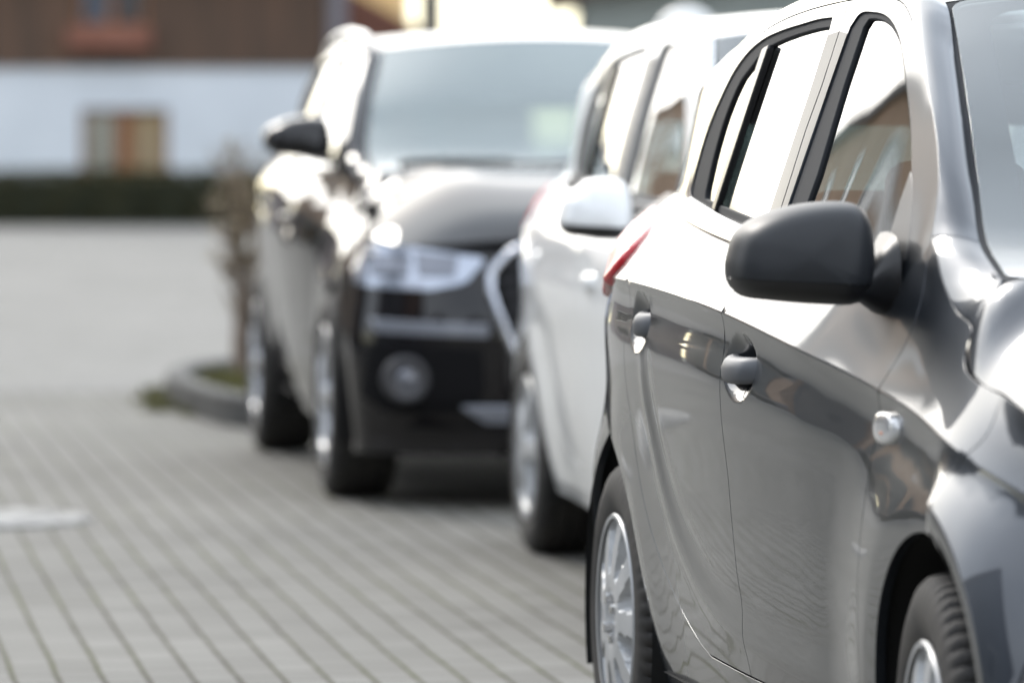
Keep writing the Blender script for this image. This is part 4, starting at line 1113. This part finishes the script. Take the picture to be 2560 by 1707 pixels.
vv=[bm.verts.new(p) for p in ((.3,-.7,4.0),(6.7,-.7,4.0),(6.7,4.2,5.5),(.3,4.2,5.5),(6.7,9.3,4.0),(.3,9.3,4.0),(.3,-.7,4.2),(6.7,-.7,4.2),(6.7,4.2,5.7),(.3,4.2,5.7),(6.7,9.3,4.2),(.3,9.3,4.2))]
for f in ((0,1,2,3),(3,2,4,5),(6,9,8,7),(9,11,10,8),(0,6,7,1),(5,4,10,11),(0,3,9,6),(3,5,11,9),(1,7,8,2),(2,8,10,4)): bm.faces.new([vv[i] for i in f])
bm_obj('roof',bm,rfm,fh)
bm=bmesh.new(); bm_box(bm,(.7,.41,0),(1.1,8.0,4.0)); bm_box(bm,(5.6,.41,0),(6.0,8.0,4.0)); bm_box(bm,(.7,8.001,0),(6.0,8.4,4.0)); bm_obj('side_wall',bm,wm,fh)
# clipped hedge in front of the house
hm=mat('hedge_leaf',(.035,.048,.016),.85,0,0,.12); noise_col(hm,(.030,.030,.012),(.072,.066,.030),2.5,5)
hg=empty('hedge',(-8.7,69.8,0)); tag(hg,'low clipped dark green hedge along the farmhouse wall','hedge')
bm=bmesh.new(); bm_box(bm,(.6,-.05,.0),(6.2,.62,.66)); bm_obj('hedge_core',bm,mat('hedge_dark',(.02,.024,.012),.95),hg,bevel=.08,seg=2)
leaf_mass('foliage',(.5,-.14,.0),(6.3,.72,.77),9000,.05,hm,hg,3)

# ------------------------------------------------------------------ pale ochre house and grey house beyond, lamp posts
def gable_house(name,loc,rz,w,d,eave,ridge,wall,roof,label,cat,group=None,wins=(),base=None):
    h=empty(name,loc,rz); tag(h,label,cat,group)
    bm=bmesh.new()
    v=[bm.verts.new(p) for p in ((-w/2,0,0),(w/2,0,0),(w/2,d,0),(-w/2,d,0),(-w/2,0,eave),(w/2,0,eave),(w/2,d,eave),(-w/2,d,eave),(0,0,ridge),(0,d,ridge))]
    for f in ((0,1,5,8,4),(2,3,7,9,6),(1,2,6,5),(3,0,4,7)): bm.faces.new([v[i] for i in f])
    bm_obj('wall',bm,wall,h)
    bm=bmesh.new(); o=.45; k=(ridge-eave)/(w/2); t=.18
    for sg in (-1,1):
        a=[(0,-o,ridge+.02),(sg*(w/2+o),-o,eave-k*o+.02),(sg*(w/2+o),d+o,eave-k*o+.02),(0,d+o,ridge+.02)]
        lo=[bm.verts.new(p) for p in a]; hi=[bm.verts.new((p[0],p[1],p[2]+t)) for p in a]
        bm.faces.new(lo); bm.faces.new(hi[::-1])
        for i in range(4): bm.faces.new((lo[i],lo[(i+1)%4],hi[(i+1)%4],hi[i]))
    bm_obj('roof',bm,roof,h)
    for (x,z,ww,hh) in wins:
        bm=bmesh.new(); t=.09
        for a,b in (((x-ww/2-t,-.05,z),(x-ww/2,.03,z+hh)),((x+ww/2,-.05,z),(x+ww/2+t,.03,z+hh)),((x-ww/2-t,-.05,z-t),(x+ww/2+t,.03,z)),((x-ww/2-t,-.05,z+hh),(x+ww/2+t,.03,z+hh+t))): bm_box(bm,a,b)
        f=bm_obj('window',bm,mat('white_frame',(.7,.7,.68),.6),h)
        bm=bmesh.new(); bm_box(bm,(x-ww/2,-.012,z),(x+ww/2,-.004,z+hh)); bm_obj('pane',bm,mat('dark_pane',(.03,.035,.04),.06),f)
    return h
grey_r=mat('render_grey_green',(.30,.33,.31),.9); noise_col(grey_r,(.26,.29,.275),(.34,.37,.35),.6,5)
gable_house('house',(7.3,66,0),R(0),12.8,7,3.0,3.7,grey_r,rfm,'low grey green rendered house far behind the white hatchback','house',wins=[(-4.7,1.2,1.1,1.4),(-1.6,1.2,1.1,1.4),(1.6,1.2,1.1,1.4),(4.6,1.2,1.1,1.4)])
ochre=mat('ochre_render',(.75,.50,.24),.9); noise_col(ochre,(.68,.45,.21),(.80,.54,.27),.5,5)
gable_house('house',(-6.2,88,0),R(0),8.6,8,4.8,6.0,ochre,rfm,'ochre rendered house glimpsed past the corner of the farmhouse','house',wins=[(-2.0,1.4,1.0,1.5)])
lamp_m=mat('post_paint',(.035,.035,.033),.5,.3)
sl=empty('street_lamp',(-.79,50,0)); tag(sl,'dark street lamp post rising behind the dark SUV','street lamp')
bm=bmesh.new(); bm_tube(bm,[(0,0,0),(0,0,.9),(0,0,.95),(0,0,5.2)],[.15,.15,.125,.10],14); bm_obj('post',bm,lamp_m,sl,True)
bm=bmesh.new(); bm_tube(bm,[(0,0,5.15),(.15,0,5.5),(.55,0,5.62),(.9,0,5.6)],[.04,.035,.03,.03],10); bm_obj('arm',bm,lamp_m,sl,True)
bm=bmesh.new(); bm_box(bm,(.7,-.11,5.52),(1.25,.11,5.63)); bm_obj('lamp_head',bm,lamp_m,sl,bevel=.03)
gl=empty('globe_lamp',(1.19,35,0)); tag(gl,'white globe lamp on a post beyond the white hatchback','lamp')
bm=bmesh.new(); bm_tube(bm,[(0,0,0),(0,0,1.72)],.04,12); bm_obj('post',bm,lamp_m,gl,True)
bm=bmesh.new(); bmesh.ops.create_uvsphere(bm,u_segments=32,v_segments=20,radius=.21,matrix=Matrix.Translation((0,0,1.885))); bm_obj('globe',bm,mat('opal',(.82,.82,.80),.3),gl,True,angle=180)

# ------------------------------------------------------------------ the side of the yard that the cars mirror
tan=mat('tan_render',(.37,.25,.165),.9); noise_col(tan,(.36,.245,.16),(.44,.30,.205),.5,6)
tb=empty('apartment_building',(-7.32,6.42,0),R(12)); tag(tb,'long three storey tan building with slatted dark ground floor, mirrored in the grey car','building')
def tbox(name,lo,hi,mt,par=tb):
    bm=bmesh.new(); bm_box(bm,lo,hi); return bm_obj(name,bm,mt,par)
tbox('wall',(-9,24,0),(0,60,8.7),tan); tbox('roof',(-9.3,23.7,8.7),(.12,60.3,8.86),mat('roof_edge',(.20,.19,.18),.8))
for q,(ya,yb) in enumerate(((25.5,30),(33,44),(46,58))):
    bm=bmesh.new()
    for k in range(12): bm_box(bm,(.0,ya,.72+.2*k),(.05,yb,.72+.2*k+.17))
    bm_obj('slat_panel',bm,mat('slat_dark',(.040,.050,.047),.6),tb)
    tbox('panel_back',(-.005,ya,.66),(.012,yb,3.16),mat('slat_gap',(.16,.17,.165),.7))
tbox('plinth',(.0,24.0,0),(.03,60,.62),mat('plinth_grey',(.16,.15,.145),.9))
for yy in (26.5,31.5,36,40.5,45,50,55):
    for zz in (4.1,6.6):
        bm=bmesh.new(); t=.09
        for a,b in (((-.02,yy-.6,zz),(.05,yy-.6+t,zz+1.5)),((-.02,yy+.6-t,zz),(.05,yy+.6,zz+1.5)),((-.02,yy-.6+t,zz),(.05,yy+.6-t,zz+t)),((-.02,yy-.6+t,zz+1.5-t),(.05,yy+.6-t,zz+1.5))): bm_box(bm,a,b)
        f=bm_obj('window',bm,mat('white_frame',(.7,.7,.68),.6),tb)
        bm=bmesh.new(); bm_box(bm,(-.01,yy-.6+t,zz+t),(.012,yy+.6-t,zz+1.5-t)); bm_obj('pane',bm,mat('dark_pane',(.03,.035,.04),.06),f)
h2=empty('hedge',(-7.32,6.42,0),R(12)); tag(h2,'low dark hedge at the foot of the long tan building','hedge')
bm=bmesh.new(); bm_box(bm,(.45,24,0),(.95,46,.42)); bm_obj('hedge_core',bm,mat('hedge_dark'),h2,bevel=.08)
leaf_mass('foliage',(.38,24,.0),(1.02,46,.5),4000,.07,hm,h2,5)
brn=mat('pink_grey_render',(.33,.29,.28),.9); noise_col(brn,(.29,.255,.245),(.37,.33,.32),.7,5)
gable_house('garage',(-14.0,57,0),R(-14),6,6,2.5,3.9,brn,rfm,'pinkish grey gabled garage with a pale door at the left of the yard','garage',wins=[(-1.2,.3,1.0,1.7),(1.6,.9,.9,.9)])
sl_w=mat('slate_wall',(.16,.17,.19),.85); noise_col(sl_w,(.13,.14,.16),(.20,.21,.23),.6,5)
for k,(hx,hy,rz,ww,ev,rg,lab) in enumerate(((-12.5,-12,165,7.5,7.0,11.0,'slate grey gabled house behind the camera, leftmost of the row'),(-4.2,-14.5,178,7.0,6.4,10.2,'slate grey gabled house directly behind the camera'),(4.0,-15,182,7.2,7.2,11.2,'slate grey gabled house behind the camera to the right'),(12.6,-13,192,7.4,6.6,10.4,'slate grey gabled house behind the camera, rightmost of the row'))):
    gable_house('house',(hx,hy,0),R(rz),ww,9,ev,rg,sl_w,rfm,lab,'house','row of slate grey houses',wins=[(-1.6,1.0,1.1,1.4),(1.6,1.0,1.1,1.4),(-1.6,4.0,1.1,1.4),(1.6,4.0,1.1,1.4)])
gable_house('house',(-12.4,9.5,0),R(90),8.5,9,5.4,9.6,sl_w,rfm,'slate grey house on the left with its gable towards the grey hatchback','house','row of slate grey houses',wins=[(-1.9,1.0,1.2,1.5),(1.9,1.0,1.2,1.5),(-1.9,3.8,1.2,1.4),(1.9,3.8,1.2,1.4)])
gable_house('house',(-12.0,-.5,0),R(84),7.5,9,4.6,8.8,sl_w,rfm,'second slate grey house on the left, beside the camera','house','row of slate grey houses',wins=[(-1.7,1.0,1.1,1.5),(1.7,1.0,1.1,1.5)])
db=empty('barn',(-7.5,6.42,0),R(12)); tag(db,'dark timber barn on the left beside the camera','barn')
dbm=mat('barn_board',(.030,.032,.036),.8); noise_col(dbm,(.022,.024,.027),(.04,.043,.048),2,5,mapping=(4,4,.3))
bm=bmesh.new(); bm_box(bm,(-8,17.5,0),(0,22.8,7.4)); bm_obj('wall',bm,dbm,db)
bm=bmesh.new(); bm_box(bm,(-8.3,17.2,7.4),(.35,23.1,7.6)); bm_obj('roof',bm,mat('roof_tile'),db)
bm=bmesh.new(); bm_box(bm,(.004,18.5,0),(.06,21.5,3.2)); bm_obj('door',bm,mat('barn_door',(.05,.045,.04),.7),db)
# ------------------------------------------------------------------ distant trees on the skyline
def tree(name,loc,h,rad,label,group,seed,mtl):
    t=empty(name,loc); tag(t,label,'tree',group)
    rg=np.random.default_rng(seed)
    bm=bmesh.new(); bm_tube(bm,[(0,0,0),(.05,0,h*.3),(0,.05,h*.75)],[.22,.16,.05],8)
    for k in range(7):
        a=rg.uniform(0,6.28); z=h*rg.uniform(.3,.6); bm_tube(bm,[(0,0,z),(math.cos(a)*rad*.4,math.sin(a)*rad*.4,z+h*.12),(math.cos(a)*rad*.75,math.sin(a)*rad*.75,z+h*.2)],[.08,.05,.02],6)
    bm_obj('trunk',bm,mat('bark',(.06,.05,.04),.9),t,True)
    C=[(rg.normal(0,rad*.38),rg.normal(0,rad*.38),h*rg.uniform(.38,.95),rad*rg.uniform(.22,.42)) for _ in range(16)]
    V=[];Fc=[]
    for cx,cy,cz,r in C:
        for k in range(260):
            u=rg.normal(size=3); u/=np.linalg.norm(u); p=np.array((cx,cy,cz))+u*r*rg.uniform(.4,1.0)**.5
            a=rg.normal(size=3); a/=np.linalg.norm(a); b=np.cross(a,rg.normal(size=3)); b/=np.linalg.norm(b)+1e-9; s=.13*rg.uniform(.6,1.3); i=len(V)
            V+=[p-a*s,p+b*s*.6,p+a*s,p-b*s*.6]; Fc.append((i,i+1,i+2,i+3))
    mesh_obj('crown',V,Fc,mtl,t,False)
tl_m=mat('far_leaf',(.06,.075,.035),.8); noise_col(tl_m,(.045,.055,.028),(.085,.10,.05),1.2,4)

# ------------------------------------------------------------------ light, sky, camera
SUN_AZ, SUN_EL = -32.0, 38.0
w=bpy.data.worlds.new('World'); SC.world=w; w.use_nodes=True
N,L=w.node_tree.nodes,w.node_tree.links; N.clear()
out=N.new('ShaderNodeOutputWorld'); bg=N.new('ShaderNodeBackground'); L.new(bg.outputs[0],out.inputs[0])
sky=N.new('ShaderNodeTexSky'); sky.sky_type='NISHITA'; sky.sun_disc=False
sky.sun_elevation=R(SUN_EL); sky.sun_rotation=R(SUN_AZ); sky.air_density=1.0; sky.dust_density=3.0; sky.ozone_density=1.0; sky.altitude=200
SKY_K=.11; CLOUD=SKY_C
bg.inputs['Strength'].default_value=SKY_K
# thin broken overcast: bright near the sun's side, thinner and bluer behind
tc=N.new('ShaderNodeTexCoord'); mp=N.new('ShaderNodeMapping'); mp.inputs['Scale'].default_value=(1,1,2.2); L.new(tc.outputs['Generated'],mp.inputs[0])
nz=N.new('ShaderNodeTexNoise'); nz.inputs['Scale'].default_value=2.6; nz.inputs['Detail'].default_value=7; nz.inputs['Roughness'].default_value=.55; L.new(mp.outputs[0],nz.inputs['Vector'])
mr=N.new('ShaderNodeMapRange'); mr.inputs[1].default_value=.33; mr.inputs[2].default_value=.62; mr.inputs[3].default_value=.66; mr.inputs[4].default_value=.97; L.new(nz.outputs['Fac'],mr.inputs[0])
mx=N.new('ShaderNodeMix'); mx.data_type='RGBA'; L.new(mr.outputs[0],mx.inputs[0]); L.new(sky.outputs[0],mx.inputs[6])
# the veiled sun lights the cloud around it
GD=Vector((math.sin(R(GLOW[0]))*math.cos(R(GLOW[1])),math.cos(R(GLOW[0]))*math.cos(R(GLOW[1])),math.sin(R(GLOW[1]))))
dt=N.new('ShaderNodeVectorMath'); dt.operation='DOT_PRODUCT'; dt.inputs[1].default_value=GD; L.new(tc.outputs['Generated'],dt.inputs[0])
gr_=N.new('ShaderNodeValToRGB'); gr_.color_ramp.interpolation='EASE'; L.new(dt.outputs['Value'],gr_.inputs[0])
for i,(p,c) in enumerate(GLOW[2]):
    e=gr_.color_ramp.elements[i] if i<2 else gr_.color_ramp.elements.new(p)
    e.position=p; e.color=(*c,1)
sz_=N.new('ShaderNodeSeparateXYZ'); L.new(tc.outputs['Generated'],sz_.inputs[0])
hz_=N.new('ShaderNodeMapRange'); hz_.inputs[1].default_value=.0; hz_.inputs[2].default_value=.10; hz_.inputs[3].default_value=1; hz_.inputs[4].default_value=0; L.new(sz_.outputs[2],hz_.inputs[0])
# warm haze low over the horizon
wz_=N.new('ShaderNodeMix'); wz_.data_type='RGBA'; wz_.blend_type='MULTIPLY'; wz_.inputs[7].default_value=(1,.90,.58,1); L.new(hz_.outputs[0],wz_.inputs[0]); L.new(gr_.outputs[0],wz_.inputs[6])
sc_=N.new('ShaderNodeVectorMath'); sc_.operation='SCALE'; sc_.inputs['Scale'].default_value=CLOUD; L.new(wz_.outputs[2],sc_.inputs[0]); L.new(sc_.outputs[0],mx.inputs[7])
L.new(mx.outputs[2],bg.inputs[0])
sd=bpy.data.lights.new('sun','SUN'); sd.energy=SUN_E; sd.angle=R(14); sd.color=(1,.95,.88)
so=bpy.data.objects.new('sun',sd); COL.objects.link(so)
dv=Vector((math.sin(R(SUN_AZ))*math.cos(R(SUN_EL)),math.cos(R(SUN_AZ))*math.cos(R(SUN_EL)),math.sin(R(SUN_EL))))
so.rotation_euler=dv.to_track_quat('Z','Y').to_euler(); so.location=(-10,20,20)
cam=bpy.data.cameras.new('camera'); co=bpy.data.objects.new('camera',cam); COL.objects.link(co); SC.camera=co
co.location=(0,0,1.222); co.rotation_euler=(R(90),0,0)
cam.sensor_width=36; cam.lens=36*11800/2352; cam.shift_y=-.2003; cam.clip_start=.1; cam.clip_end=3000
cam.dof.use_dof=True; cam.dof.focus_distance=8.8; cam.dof.aperture_fstop=3.4; cam.dof.aperture_blades=0
vs=SC.view_settings; SC.display_settings.display_device='sRGB'; vs.view_transform='Standard'; vs.look='None'; vs.exposure=EXPO; vs.gamma=1
SC.render.engine='CYCLES'; SC.cycles.use_denoising=True; SC.cycles.max_bounces=10; SC.cycles.transparent_max_bounces=16
try: SC.cycles.denoiser='OPENIMAGEDENOISE'
except Exception: pass
